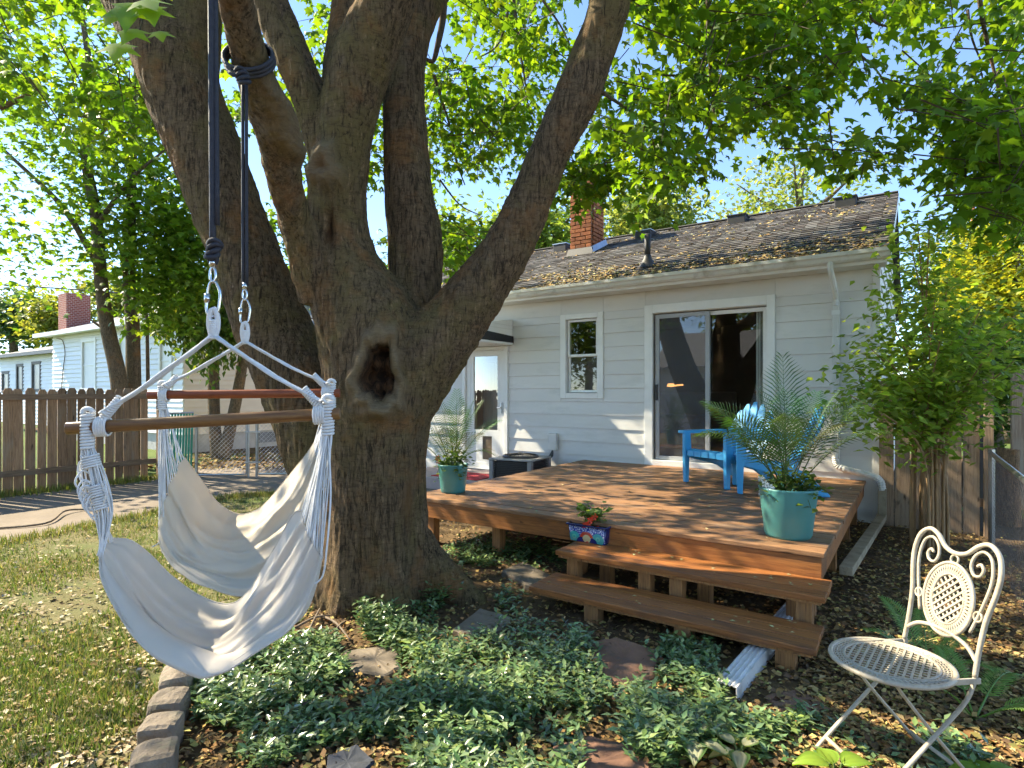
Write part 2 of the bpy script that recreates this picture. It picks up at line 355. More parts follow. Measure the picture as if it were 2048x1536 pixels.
M_path = groundmat('worn_concrete', [(.27, .22, .175), (.22, .18, .145), (.19, .155, .12), (.31, .255, .20)], .7, .9, .15)
gr = MB().grid(2, 2, lambda x, y: (-90+180*x, -60+180*y, 0)).build('ground', M_ground); gr['kind'] = 'structure'
EDGE = [(-250, 2300), (285, 1560), (300, 1480), (335, 1400), (372, 1352), (480, 1292), (600, 1245), (655, 1195)]
LAWN = gpoly([(-900, 2300)]+EDGE)+[(-1.9, 6.2), (-1.7, 8.4), (-3.9, 8.4), (-5.0, 5.73), (-6.0, 3.5), (-7.6, 0.2)]
sheet('lawn', LAWN, .004, M_lawn)
PATH = [(-7.7, 0.0), (-6.0, 3.5), (-5.0, 5.73), (-3.9, 8.4), (-2.2, 8.7), (-1.35, 7.6), (-.9, 8.0), (-.2, 9.3), (-1.2, 10.4), (-3.0, 13.5), (-5.9, 13.8), (-6.3, 10.2), (-7.9, 7.9), (-11.5, 2.2)]
sheet('path', PATH, .008, M_path)
sheet('neighbour_lawn', [(-40, -5), (-12, 2), (-8.0, 7.9), (-6.4, 10.25), (-6.0, 14.2), (-8, 14.2), (-20, 24), (-45, 30)], .006, M_nlawn)
sheet('far_lawn', [(-45, 30.5), (-20, 24.5), (2, 19), (12, 12.5), (5.6, 7.4), (10, 2), (50, -10), (60, 60), (-45, 60)], .006, M_nlawn)

# ------------------------------------------------------------------ house
def a_at(u, b):
    k = (u-1024)/F; q = O+AN*b; return (k*q.y-q.x)/(AW.x-k*AW.y)
house = thing('house', 'pale grey single-storey house with lap siding behind the wooden deck', 'house', O, HROT)
WT = 2.92; AR, AL = -.112, 8.7
OPEN = [(1.05, 2.55, .50, 2.585), (3.375, 3.925, 1.475, 2.60), (5.06, 5.90, .22, 2.18)]
TRIM = [(.965, 2.661, .40, 2.706), (3.301, 4.017, 1.40, 2.672), (5.0, 5.95, .0, 2.245)]
def minus(rects, h):
    out = []
    for a0, a1, z0, z1 in rects:
        if h[1] <= a0 or h[0] >= a1 or h[3] <= z0 or h[2] >= z1: out.append((a0, a1, z0, z1)); continue
        if h[0] > a0: out.append((a0, h[0], z0, z1))
        if h[1] < a1: out.append((h[1], a1, z0, z1))
        x0, x1 = max(a0, h[0]), min(a1, h[1])
        if h[2] > z0: out.append((x0, x1, z0, h[2]))
        if h[3] < z1: out.append((x0, x1, h[3], z1))
    return out
core = [(AR+.01, AL, 0, WT)]
for h in OPEN: core = minus(core, h)
mb = MB()
for a0, a1, z0, z1 in core: mb.box(a0, a1, -.14, -.002, z0, z1)
mb.box(AR+.01, AR+.14, -6.6, -.1401, 0, WT); mb.box(AL-.13, AL, -6.6, -.1401, 0, WT); mb.box(AR+.1401, AL-.1301, -6.6, -6.47, 0, WT)
wall = mb.build('wall', M_siding, house)
ZC = [WT, 2.671, 2.553, 2.355, 2.153, 1.953, 1.75, 1.55, 1.352, 1.153, .953, .752, .55, .35, .15, -.05]
for z1, z0 in zip(ZC[:-1], ZC[1:]):
    rs = [(AR, AL, z0, z1)]
    for h in TRIM: rs = minus(rs, h)
    for a0, a1, y0, y1 in rs:
        if a1-a0 < .01 or y1-y0 < .012: continue
        # long runs are split into two boards with a butt joint
        cuts = [a0, a1] if a1-a0 < 2.6 else [a0, a0+(a1-a0)*R.uniform(.35, .65), a1]
        for c0, c1 in zip(cuts[:-1], cuts[1:]):
            th = lambda z: .008+.017*(z1-z)/(z1-z0)
            if z1 == WT: th = lambda z: .012
            mb = MB(); e = .0015
            mb.add([(c0+e, .0, y0), (c1-e, .0, y0), (c1-e, th(y0), y0+.001), (c0+e, th(y0), y0+.001), (c0+e, .0, y1-.001), (c1-e, .0, y1-.001), (c1-e, th(y1), y1-.001), (c0+e, th(y1), y1-.001)],
                   [(0, 1, 2, 3), (4, 7, 6, 5), (3, 2, 6, 7), (0, 3, 7, 4), (1, 5, 6, 2), (0, 4, 5, 1)])
            mb.build('siding_board', M_siding, wall)
# gable wall on the right with its own boards
BR, ZE, ZR = -3.3, 3.03, 4.66; SL = (ZR-ZE)/(.42-BR)
mb = MB(); mb.prism([(0, WT), (BR, ZR-.06), (-6.6, WT)], lambda p, s: (AR+.02+.1*s, p[0], p[1])); gw = mb.build('gable_wall', M_siding, house)
z = -.05
while z < 4.5:
    z1 = z+.2; top = min(0, .42-(z1+.08-ZE)/SL) if z1 > WT-.05 else 0
    bot = max(-6.6, -7.0+(z1+.08-ZE)/SL) if z1 > WT-.05 else -6.6
    if top-bot > .2:
        mb = MB(); mb.add([(AR, bot, z), (AR, top, z), (AR-.022, top, z), (AR-.022, bot, z), (AR+.01, bot, z1-.002), (AR+.01, top, z1-.002), (AR-.008, top, z1-.002), (AR-.008, bot, z1-.002)],
               [(0, 1, 2, 3), (4, 7, 6, 5), (3, 2, 6, 7), (0, 3, 7, 4), (1, 5, 6, 2), (0, 4, 5, 1)]); mb.build('siding_board', M_siding, gw)
    z = z1
MB().box(AR-.028, AR+.045, -.03, .032, -.02, WT-.002).build('corner_post', M_siding, house, bevel=.004)
# roof
mb = MB(); RA0, RA1 = AR-.12, 8.95
prof = [(.42, ZE-.03), (.42, ZE), (BR, ZR), (-7.02, ZE), (-7.02, ZE-.03), (BR, ZR-.05)]
mb.prism(prof, lambda p, s: (RA0+(RA1-RA0)*s, p[0], p[1]))
M_roofdeck = plain('roof_felt', (.05, .05, .05), (.07, .065, .06), 5, .95)
roof = mb.build('roof', M_roofdeck, house)
RL = math.hypot(.42-BR, ZR-ZE); cb, sb = (.42-BR)/RL, (ZR-ZE)/RL
def rp(a, s, h): return (a, .42-cb*s+sb*h, ZE+sb*s+cb*h)
V = []; Fc = []; Cc = []
nc = int(RL/.138)
for i in range(nc):
    s0 = i*.138-.03; a = RA0-.02-(.15 if i % 2 else 0)
    while a < RA1:
        w = .155+R.uniform(-.006, .006); a0, a1 = max(a, RA0-.02), min(a+w-.005, RA1+.02); a += w
        if a1-a0 < .03: continue
        j = R.uniform(-.006, .006); hh = .013+R.uniform(0, .007); n = len(V)
        V += [rp(a0, s0+j, .001), rp(a1, s0+j, .001), rp(a1, s0+j, hh), rp(a0, s0+j, hh), rp(a1, s0+.16, .004), rp(a0, s0+.16, .004)]
        Fc += [(n, n+1, n+2, n+3), (n+3, n+2, n+4, n+5), (n, n+3, n+5), (n+1, n+4, n+2)]
        g = R.choice([.06, .085, .12, .10, .07, .16]); t = R.uniform(-.004, .008); Cc += [(g+t+.006, g, g-.004-t*.3, 1)]*6
me = bpy.data.meshes.new('shingle'); me.from_pydata(V, [], Fc); ca = me.color_attributes.new('col', 'FLOAT_COLOR', 'POINT')
ca.data.foreach_set('color', np.array(Cc, np.float32).reshape(-1)); me.materials.append(M_shingle); link('shingle', me, roof, kind='stuff')
MB().tube([(RA0-.01, BR, ZR+.012), (RA1, BR, ZR+.012)], .05, 6, flat=.5).build('ridge_cap', M_roofdeck, roof)
# wind-blown seeds and leaves on the roof
n = 7500; aa = rng.uniform(RA0, RA1, n); ss = RL*np.where(rng.random(n) < .62, rng.beta(1, 6.5, n), rng.random(n))
keep = np.array([noise.noise(Vector((x*.7, y*2.4, 3.1)))+.5*noise.noise(Vector((x*3, y*5, 7))) > (-.25 if y < .9 else .05) for x, y in zip(aa, ss)])
aa, ss = aa[keep], ss[keep]; n = len(aa)
P = np.array([rp(x, y, .016) for x, y in zip(aa, ss)]); th = rng.uniform(0, 6.28, n)
D = np.stack([np.cos(th), -cb*np.sin(th), sb*np.sin(th)], 1); Nn = np.tile([0, sb, cb], (n, 1))+rng.normal(0, .35, (n, 3))
link('roof_debris', leafmesh('roof_debris', P, D, Nn, rng.uniform(.03, .075, n), T_QUAD, pick([(.40, .28, .11), (.30, .19, .075), (.46, .36, .18), (.20, .14, .07), (.20, .18, .08)], n), M_litter), roof, kind='stuff')
# roof vents and pipe
for u in (1125, 1290, 1476, 1692):
    a = a_at(u, -2.85); s = (.42+2.85)/cb
    mb = MB(); p = Vector(rp(a, s, 0)); mb.box(-.15, .15, -.17, .13, -.06, .10, Matrix.Translation(p)); v_ = mb.build('roof_vent', M_rubber, roof, bevel=.012)
    MB().box(p.x-.165, p.x+.165, p.y-.19, p.y+.14, p.z+.1005, p.z+.118).build('vent_cap', M_metal if u < 1300 else M_rubber, v_)
a = a_at(1295, -.25); s = .67/cb; p = Vector(rp(a, s, 0))
mb = MB(); mb.tube([(p.x, p.y, p.z+.1), (p.x, p.y, p.z+.46)], .045, 14); mb.lathe([(.16, -.04), (.11, .02), (.065, .10), (.046, .16)], 14, p, False); mb.build('vent_pipe', M_rubber, roof, True)
# chimney of single bricks
ch = MB().box(4.535, 4.945, -2.505, -2.015, 3.85, 5.52).build('chimney', M_mortar, house)
bm_l = boxmesh('brick', M_brick, .205, .05, .062, .004); bm_s = boxmesh('brick', M_brick, .05, .205, .062, .004)
for i in range(20):
    z = 4.02+i*.0745; off = .1 if i % 2 else 0
    for yb in (-2.005, -2.515):
        for k in range(3):
            x0 = 4.52+k*.2175-off; x1 = x0+.205; x0, x1 = max(4.52, x0), min(4.96, x1)
            if x1-x0 < .05: continue
            link('brick', bm_l, ch, ((x0+x1)/2, yb+R.uniform(-.004, .004), z), None, ((x1-x0)/.205, 1, 1))
    for xb in (4.525, 4.955):
        for k in range(4):
            y0 = -2.485+k*.2175-(.1-off); y1 = y0+.205; y0, y1 = max(-2.485, y0), min(-2.035, y1)
            if y1-y0 < .05: continue
            link('brick', bm_s, ch, (xb+R.uniform(-.004, .004), (y0+y1)/2, z), None, (1, (y1-y0)/.205, 1))
MB().box(4.49, 4.99, -2.55, -1.97, 5.521, 5.60).build('chimney_cap', M_mortar, ch, bevel=.01)
mb = MB(); zc = ZE+SL*(.42+1.95)
mb.add([(4.46, -1.93, zc+.0), (5.02, -1.93, zc+.0), (5.0, -1.985, zc+.14), (4.48, -1.985, zc+.14)], [(0, 1, 2, 3)])
mb.build('flashing', M_rubber, ch, solid=.008)
mb = MB(); mb.add([(4.46, -1.95, zc+.02), (4.46, -2.58, zc+.29), (4.50, -2.58, zc+.40), (4.50, -1.95, zc+.13)], [(0, 1, 2, 3)]); mb.build('flashing', M_metal, ch, solid=.006)
# soffit, fascia, gutter
MB().box(RA0+.02, RA1-.02, .026, .335, 2.905, 2.925).build('soffit', M_soffit, house)
MB().box(RA0+.01, RA1-.01, .336, .362, 2.90, 3.02).build('fascia', M_trim, house)
gp = [(.364, 2.935), (.415, 2.935), (.442, 2.955), (.452, 2.99), (.478, 3.005), (.482, 3.045), (.470, 3.045), (.466, 3.012), (.440, 2.998), (.430, 2.962), (.41, 2.945), (.372, 2.945), (.372, 3.04), (.364, 3.04)]
gt = MB().prism(gp, lambda p, s: (RA0-.02+(RA1-RA0)*s, p[0], p[1])).build('gutter', M_gutter, house)
for aj in (1.55, 3.62): MB().prism([(x+(.003 if x > .4 else 0), y-.002) for x, y in gp[:7]]+[(.40, 3.02)], lambda p, s: (aj+.035*s, p[0], p[1])).build('gutter_joint', M_gutter, gt)
MB().prism([(.366, 2.938), (.412, 2.938), (.44, 2.957), (.45, 2.992), (.475, 3.007), (.478, 3.04), (.366, 3.04)], lambda p, s: (RA0-.024+.003*s, p[0], p[1])).build('gutter_end_cap', M_gutter, gt)
MB().prism([(.365, 2.905), (BR, ZR-.14), (BR, ZR-.02), (.415, ZE-.002)], lambda p, s: (RA0-.018+.012*s, p[0], p[1])).build('rake_board', M_trim, house)
# downspout
DA = a_at(1672, .06)
ds = MB()
top = [(DA+.02, .41, 2.95), (DA+.02, .40, 2.86), (DA+.005, .20, 2.72), (DA, .075, 2.60), (DA, .07, 2.5)]
mb = MB(); mb.tube(smooth(top, 5), .042, 8, flat=.75); mb.box(DA-.038, DA+.038, .03, .09, .72, 2.55)
for k in (-.022, 0, .022): mb.box(DA+k-.006, DA+k+.006, .0902, .094, .72, 2.5)
dsp = mb.build('downspout', M_gutter, house, bevel=.004)
MB().box(DA-.043, DA+.043, .026, .096, 2.40, 2.45).build('downspout_joint', M_gutter, dsp)
el = smooth([(DA, .06, .78), (DA-.0, .062, .68), (DA-.07, .075, .61), (DA-.36, .10, .55), (DA-.44, .12, .50), (DA-.46, .12, .40)], 9)
rr = [.045+(.006 if (i % 2 and (4 < i < 24 or 30 < i < 44)) else 0) for i in range(len(el))]
MB().tube(el, rr, 10, flat=.8).build('downspout_elbow', M_gutter, dsp)
mb = MB(); mb.box(DA-.50, DA-.42, .09, .15, .08, .42); mb.bar((DA-.46, .10, .10), (-.065, 3.12, .235), .085, .06)
mb.build('downspout_leader', plain('stained_leader', (.36, .30, .20), (.22, .17, .10), 6, .6, dirt=(.12, .085, .05), dscale=9), dsp, bevel=.004)
# windows and doors
def casing(parent, name, r, hole, mat, b0, b1, sill=None):
    a0, a1, z0, z1 = r; c0, c1, y0, y1 = hole; mb = MB(); e = .0012
    mb.box(a0, c0, b0, b1, z0, z1); mb.box(c1, a1, b0, b1, z0, z1); mb.box(c0+e, c1-e, b0, b1, y1, z1)
    if z0 < y0: mb.box(c0+e, c1-e, b0, b1, z0, y0)
    return mb.build(name, mat, parent, bevel=.004)
def leafframe(parent, name, a0, a1, z0, z1, w, b0, b1, mat, glass, gname='pane'):
    mb = MB(); e = .001
    mb.box(a0, a0+w, b0, b1, z0, z1); mb.box(a1-w, a1, b0, b1, z0, z1); mb.box(a0+w+e, a1-w-e, b0, b1, z0, z0+w); mb.box(a0+w+e, a1-w-e, b0, b1, z1-w, z1)
    f = mb.build(name, mat, parent, bevel=.003); bc = (b0+b1)/2
    MB().add([(a0+w, bc, z0+w), (a1-w, bc, z0+w), (a1-w, bc, z1-w), (a0+w, bc, z1-w)], [(0, 1, 2, 3)]).build(gname, glass, f); return f
win = casing(house, 'window', TRIM[1], (3.39, 3.925, 1.48, 2.595), M_trim, .0, .042)
win['label'] = 'small white double-hung window between the two doors'
leafframe(win, 'upper_sash', 3.40, 3.915, 2.03, 2.59, .035, -.03, -.005, M_trim, M_glass)
leafframe(win, 'lower_sash', 3.40, 3.915, 1.49, 2.06, .035, -.06, -.035, M_trim, M_glass)
MB().box(3.38, 3.935, -.06, .05, 1.468, 1.482).build('sill', M_trim, win, bevel=.004)
MB().box(3.3, 4.05, -.30, -.27, 1.3, 2.06).build('shade', plain('window_shade', (.20, .17, .15), (.16, .14, .12), 3, .9), win)
sd = casing(house, 'sliding_door', (.965, 2.661, .481, 2.706), (1.06, 2.545, .481, 2.59), M_trim, .0, .045)
sd['label'] = 'white framed sliding glass door opening onto the deck'
leafframe(sd, 'screen_panel', 1.775, 2.52, .56, 2.57, .055, -.035, -.005, plain('grey_screen_frame', (.40, .41, .42), (.36, .37, .38), 3, .4), M_glass_screen)
leafframe(sd, 'glass_panel', 1.07, 1.835, .56, 2.57, .05, -.085, -.05, M_trim, M_glass)
MB().box(1.05, 2.55, -.13, .06, .481, .555).build('threshold', M_trim, sd, bevel=.004)
MB().box(2.478, 2.512, .0, .025, 1.38, 1.60).build('handle', M_black, sd, bevel=.006)
mb = MB()
for k in range(5): mb.box(1.08+k*.032, 1.105+k*.032, -.20+.012*(k % 2), -.196+.012*(k % 2), .6, 2.56)
mb.build('blind', M_blind, sd)
# the room behind the sliding door
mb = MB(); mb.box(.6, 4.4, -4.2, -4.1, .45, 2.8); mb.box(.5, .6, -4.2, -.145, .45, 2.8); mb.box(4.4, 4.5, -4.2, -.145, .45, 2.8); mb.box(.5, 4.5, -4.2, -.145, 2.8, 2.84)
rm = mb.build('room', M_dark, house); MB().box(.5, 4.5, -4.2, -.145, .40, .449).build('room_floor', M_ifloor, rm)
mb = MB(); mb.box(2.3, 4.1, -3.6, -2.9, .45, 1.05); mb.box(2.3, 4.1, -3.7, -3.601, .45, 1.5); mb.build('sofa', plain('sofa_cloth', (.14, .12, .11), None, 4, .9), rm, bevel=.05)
m, N_, L_, P_ = newmat('lamp_glow'); P_.inputs['Emission Color'].default_value = (1, .45, .13, 1); P_.inputs['Emission Strength'].default_value = 1.4; P_.inputs['Base Color'].default_value = (.6, .3, .1, 1)
lp = MB().lathe([(.0, 0), (.07, .01), (.05, .06), (.0, .065)], 12, (3.0, -2.0, 1.58), False).build('room_lamp', m, rm, True)
MB().tube([(2.98, -2, 1.60), (2.80, -2.05, 1.62)], .016, 6).build('lamp_arm', m, rm)
ed = casing(house, 'entry_door', (5.0, 5.95, .2, 2.245), (5.07, 5.89, .22, 2.19), M_trim, .0, .05)
ed['label'] = 'white storm door with tall glass and a pet flap'
dl = leafframe(ed, 'door_leaf', 5.075, 5.885, .225, 2.185, .09, -.04, .01, M_trim, M_glass)
mb = MB(); mb.box(5.166, 5.346, -.03, .004, .316, .86); mb.box(5.545, 5.794, -.03, .004, .316, .86); mb.box(5.347, 5.544, -.03, .004, .755, .86); mb.box(5.347, 5.544, -.03, .004, .316, .36); mb.build('door_panel', M_trim, ed)
mb = MB(); mb.box(5.166, 5.23, -.031, .006, .861, 2.094); mb.box(5.73, 5.794, -.031, .006, .861, 2.094); mb.build('glazing_bead', M_trim, ed, bevel=.004)
MB().box(5.349, 5.542, -.02, -.01, .362, .753).build('pet_flap', plain('pet_flap_plastic', (.20, .15, .10), (.12, .09, .06), 8, .3), ed)
MB().box(5.2, 5.75, -.30, -.28, .3, 2.0).build('door_curtain', plain('door_curtain', (.33, .32, .29), (.27, .26, .24), 3, .9, stretch=(8, 8, .3)), ed)
mb = MB(); mb.box(5.11, 5.13, .03, .06, 1.15, 1.32); mb.tube([(5.12, .06, 1.24), (5.12, .09, 1.24), (5.18, .095, 1.235)], .008, 6); mb.build('handle', M_metal, ed)
# flat awning over that door
aw = MB(); side = [(.03, 2.34), (.03, 2.66), (.95, 2.55), (.95, 2.34)]
awn = aw.prism(side, lambda p, s: (4.905+1.3*s, p[0], p[1])).build('awning', M_trim, house, bevel=.004)
awn['label'] = 'small white door awning with a black band'
for zz in (2.50, 2.56): MB().box(4.898, 4.9045, .04, .94, zz, zz+.006).build('awning_groove', M_soffit, awn)
MB().prism([(.025, 2.29), (.025, 2.395), (.96, 2.44), (.96, 2.29)], lambda p, s: (4.893+1.324*s, p[0], p[1])).build('awning_band', plain('black_band', (.006, .007, .010), (.01, .01, .014), 6, .4), awn)
MB().box(4.90, 6.21, .03, .96, 2.255, 2.289).build('awning_soffit', M_trim, awn)
st = MB().box(4.75, 6.5, .06, 1.15, .0, .19).build('door_step', plain('pink_concrete', (.52, .40, .37), (.45, .35, .32), 4, .9, .2, 50), None, bevel=.015)
st.location = O; st.rotation_euler = (0, 0, HROT); tag(st, 'low pinkish concrete step below the storm door', 'step')
rg = MB().grid(14, 8, lambda x, y: (4.85+.9*x, .45+.6*y, .197+.006*math.sin(9*x)*math.sin(5*y))).build('door_mat', M_redmat, None, solid=.01)
rg.location = O; rg.rotation_euler = (0, 0, HROT); tag(rg, 'red mat lying on the concrete door step', 'mat')
# utility box with conduit on the wall
ub = thing('utility_box', 'small grey electrical box with looping black cables on the siding', 'box', O, HROT)
ua = a_at(1108, .06); MB().box(ua-.055, ua+.085, .03, .10, .60, .86).build('box_body', M_siding, ub, bevel=.006)
mb = MB()
for k in range(3): mb.tube(smooth([(ua+.02, .07, .60), (ua+.02+.03*k, .1, .5), (ua+.18+.05*k, .16, .48), (ua+.16+.07*k, .2, .3), (ua+.3, .25, .12)], 6), .012, 6)
mb.build('cable', M_black, ub, True)
# air conditioner
ac_a, ac_b = 4.36, .62
ac = thing('air_conditioner', 'square grey outdoor air-conditioning unit beside the deck', 'air conditioner', hp(ac_a, ac_b), HROT+.12); ac.scale = (1, 1, .84)
hw = .31
for sx in (-1, 1):
    for sy in (-1, 1): MB().box(sx*hw-.035, sx*hw+.035, sy*hw-.035, sy*hw+.035, .0, .60).build('corner_post', M_acgrey, ac, bevel=.01)
mb = MB()
for i in range(18):
    z = .05+i*.03
    for q in range(4): mb.box(-hw+.04, hw-.04, hw-.012, hw+.008, z, z+.012, Matrix.Rotation(q*PI/2, 4, 'Z'))
mb.build('louver', M_rubber, ac); MB().box(-hw+.03, hw-.03, -hw+.03, hw-.03, .02, .58).build('coil', M_black, ac)
MB().box(-hw-.04, hw+.04, -hw-.04, hw+.04, .601, .635).build('top_cover', M_acgrey, ac, bevel=.012)
mb = MB(); mb.lathe([(.27, .636), (.27, .66), (.24, .675), (.24, .637)], 28, (0, 0, 0), False)
for k in range(20): mb.tube([(.05*math.cos(k*PI/10), .05*math.sin(k*PI/10), .70), (.255*math.cos(k*PI/10), .255*math.sin(k*PI/10), .668)], .005, 4)
mb.lathe([(.06, .695), (.05, .71), (0, .712)], 12, (0, 0, 0), False); mb.build('fan_guard', M_black, ac)

# ------------------------------------------------------------------ deck
deck = thing('deck', 'low stained wooden deck in front of the sliding door', 'deck', O, HROT)
W, Dp, DZ = 3.63, 3.70, .48; npl = 26; pit = (Dp-.01)/npl
for i in range(npl):
    b0 = .012+i*pit; x1 = W+R.uniform(-.004, .004)
    o = MB().box(0+R.uniform(-.004, .004), x1, b0, b0+pit-.010+(.014 if i == npl-1 else 0), DZ-.03+R.uniform(-.0015, .0015), DZ+R.uniform(-.0015, .0015)).build('board', M_deck, deck, bevel=.004)
MB().box(.02, W-.02, Dp-.038, Dp-.004, .30, DZ-.034).build('fascia', M_fascia, deck, bevel=.003)
for x in (.02, W-.056): MB().box(x, x+.036, .02, Dp-.0385, .30, DZ-.034).build('side_joist', M_fascia, deck, bevel=.003)
for k in range(7): MB().box(.5+k*.43, .54+k*.43, .03, Dp-.04, .31, DZ-.035).build('joist', M_post, deck)
for bb in (3.52, 2.3, 1.1, .2):
    for x in (3.42, 2.62, 1.78, .95, .075): MB().box(x, x+.088, bb-.044, bb+.044, -.02, .302).build('post', M_post, deck, bevel=.004)
steps = thing('deck_steps', 'two wide plank steps on short posts in front of the deck', 'steps', O, HROT)
def tread(z, b0, x0, x1, sag):
    t = MB().box(x0+.02, x1-.02, b0+.02, b0+.36, z-.055, z-.037).build('tread_frame', M_post, steps)
    for k in range(3):
        j = R.uniform(-.006, .006); MB().box(x0+j, x1+j, b0+k*.1267+.001, b0+(k+1)*.1267-.003, z-.036, z).build('board', M_tread, steps, bevel=.005)
tread(.32, 3.702, -.04, 1.745, 0); tread(.16, 4.084, -.045, 1.73, 0)
for x in (.03, .80, 1.02, 1.58): MB().box(x, x+.088, 3.95, 4.038, -.02, .264).build('post', M_post, steps, bevel=.004)
for x in (.12, .68, 1.42): MB().box(x, x+.088, 3.73, 3.818, -.02, .264).build('post', M_post, steps, bevel=.004)
for x in (.06, .62, 1.22): MB().box(x, x+.10, 4.34, 4.43, -.02, .104).build('post', M_post, steps, bevel=.004)
# loose downspout piece lying on the ground below the steps
p0, p1 = onz(1575, 1232, .05), onz(1452, 1382, .05); dr = (p1-p0).normalized(); sdv = Vector((dr.y, -dr.x, 0))
mb = MB(); prf = [(-.052, -.045), (.052, -.045), (.052, .03), (.04, .038), (.03, .03), (.018, .038), (.006, .03), (-.006, .038), (-.018, .03), (-.03, .038), (-.042, .03), (-.052, .034)]
q = len(prf); vs = [c+sdv*x*sc+Vector((0, 0, y*sc)) for c, sc in ((p0-dr*.5, 1), (p1, 1), (p1, .9), (p0-dr*.5, .9)) for x, y in prf]
fs = [(i, (i+1) % q, q+(i+1) % q, q+i) for i in range(q)]+[(q+i, q+(i+1) % q, 2*q+(i+1) % q, 2*q+i) for i in range(q)]+[(2*q+i, 2*q+(i+1) % q, 3*q+(i+1) % q, 3*q+i) for i in range(q)]
tag(mb.add(vs, fs).build('drain_pipe', plain('white_drain', (.68, .68, .66), (.58, .57, .55), 5, .5, dirt=(.4, .37, .3), dscale=9)), 'ribbed white drain pipe lying under the lower step', 'pipe')

# ------------------------------------------------------------------ the big maple
maple = thing('maple_tree', 'huge multi-stemmed maple with a hollow in its trunk beside the deck', 'tree', (-1.0, 4.3, 0))
MO = Vector((-1.0, 4.3, 0))
LIMBS = [
 [(755, 1262, 4.30, 282), (757, 1190, 4.30, 240), (757, 1110, 4.29, 214), (753, 1000, 4.28, 200), (752, 900, 4.28, 202), (757, 800, 4.28, 218), (757, 720, 4.28, 218), (732, 640, 4.28, 206), (692, 555, 4.27, 164),
  (674, 470, 4.25, 130), (676, 370, 4.2, 116), (690, 270, 4.15, 112), (708, 180, 4.1, 116), (738, 90, 4.05, 118), (778, 0, 4.0, 106), (830, -150, 3.9, 95), (900, -350, 3.9, 80), (960, -600, 3.9, 60)],
 [(812, 720, 4.45, 130), (828, 600, 4.5, 104), (832, 490, 4.55, 112), (818, 390, 4.55, 98), (812, 280, 4.6, 90), (808, 180, 4.65, 82), (818, 90, 4.7, 78), (852, 0, 4.75, 74), (930, -120, 4.8, 62), (1020, -320, 5, 50)],
 [(690, 330, 4.5, 95), (690, 170, 4.6, 92), (705, 50, 4.7, 88), (712, -100, 4.8, 78), (700, -350, 5.0, 60), (720, -650, 5.2, 45)],
 [(715, 1060, 4.5, 190), (668, 930, 4.58, 175), (605, 780, 4.68, 156), (540, 640, 4.75, 144), (487, 500, 4.8, 134), (430, 350, 4.85, 138), (378, 220, 4.9, 146), (338, 110, 4.9, 140), (268, 0, 4.95, 116), (190, -130, 5.1, 95), (80, -320, 5.3, 70), (-60, -520, 5.5, 50)],
 [(372, 200, 4.9, 120), (392, 60, 4.95, 92), (405, -60, 5.0, 84), (410, -250, 5.0, 70), (440, -500, 5.1, 52)],
 [(650, 590, 4.2, 110), (602, 470, 4.0, 74), (567, 350, 3.72, 66), (540, 250, 3.45, 70), (512, 165, 3.2, 74), (490, 80, 3.0, 72), (474, 0, 2.85, 70), (454, -120, 2.62, 72), (432, -250, 2.38, 72), (410, -400, 2.15, 70), (380, -640, 1.9, 62)],
 [(664, 340, 4.2, 80), (626, 225, 4.15, 68), (580, 120, 4.1, 60), (542, 40, 4.1, 52), (508, -80, 4.1, 56), (480, -300, 4.1, 44)],
 [(640, 200, 4.4, 40), (600, 100, 4.5, 35), (562, 10, 4.6, 36), (520, -90, 4.8, 32), (470, -250, 5.2, 24)],
 [(785, 800, 4.25, 180), (848, 712, 4.25, 158), (915, 636, 4.25, 128), (975, 558, 4.22, 112), (1025, 480, 4.2, 100), (1065, 390, 4.18, 88), (1102, 300, 4.15, 82), (1147, 210, 4.12, 92), (1182, 120, 4.1, 88), (1214, 30, 4.05, 84), (1240, -80, 4.0, 78), (1290, -250, 4.0, 65), (1370, -500, 4.1, 48)],
 [(790, 1080, 4.3, 150), (850, 1130, 4.28, 100), (905, 1175, 4.22, 60), (960, 1215, 4.2, 26)],
 [(735, 1150, 4.15, 120), (728, 1215, 4.02, 78), (718, 1262, 3.9, 40)], [(690, 1140, 4.2, 120), (655, 1215, 4.12, 84), (612, 1260, 4.05, 40)], [(790, 1150, 4.15, 100), (806, 1225, 4.0, 66), (826, 1275, 3.9, 30)],
]
mb = MB()
for li in LIMBS:
    pts = smooth([at(u, v, Y)-MO for u, v, Y, w in li], 5); ws = [Vector((w*Y/F/2, 0, 0)) for u, v, Y, w in li]
    mb.tube(pts, [max(.008, q.x)*.985 for q in smooth(ws, 5)], 20)
tmp = bpy.data.objects.new('trunk_tmp', mb.mesh('trunk_tmp', None)); COL.objects.link(tmp)
rm_ = tmp.modifiers.new('r', 'REMESH'); rm_.mode = 'VOXEL'; rm_.voxel_size = .0125; rm_.use_smooth_shade = True
sm_ = tmp.modifiers.new('s', 'SMOOTH'); sm_.factor = .5; sm_.iterations = 10
dg = bpy.context.evaluated_depsgraph_get(); tme = bpy.data.meshes.new_from_object(tmp.evaluated_get(dg)); bpy.data.objects.remove(tmp)
nv = len(tme.vertices); co = np.empty(nv*3, np.float32); tme.vertices.foreach_get('co', co); co = co.reshape(-1, 3)
no = np.empty(nv*3, np.float32); tme.vertices.foreach_get('normal', no); no = no.reshape(-1, 3)
def sstep(x, a, b): t = np.clip((x-a)/(b-a), 0, 1); return t*t*(3-2*t)
wx = co+np.array(MO, np.float32)
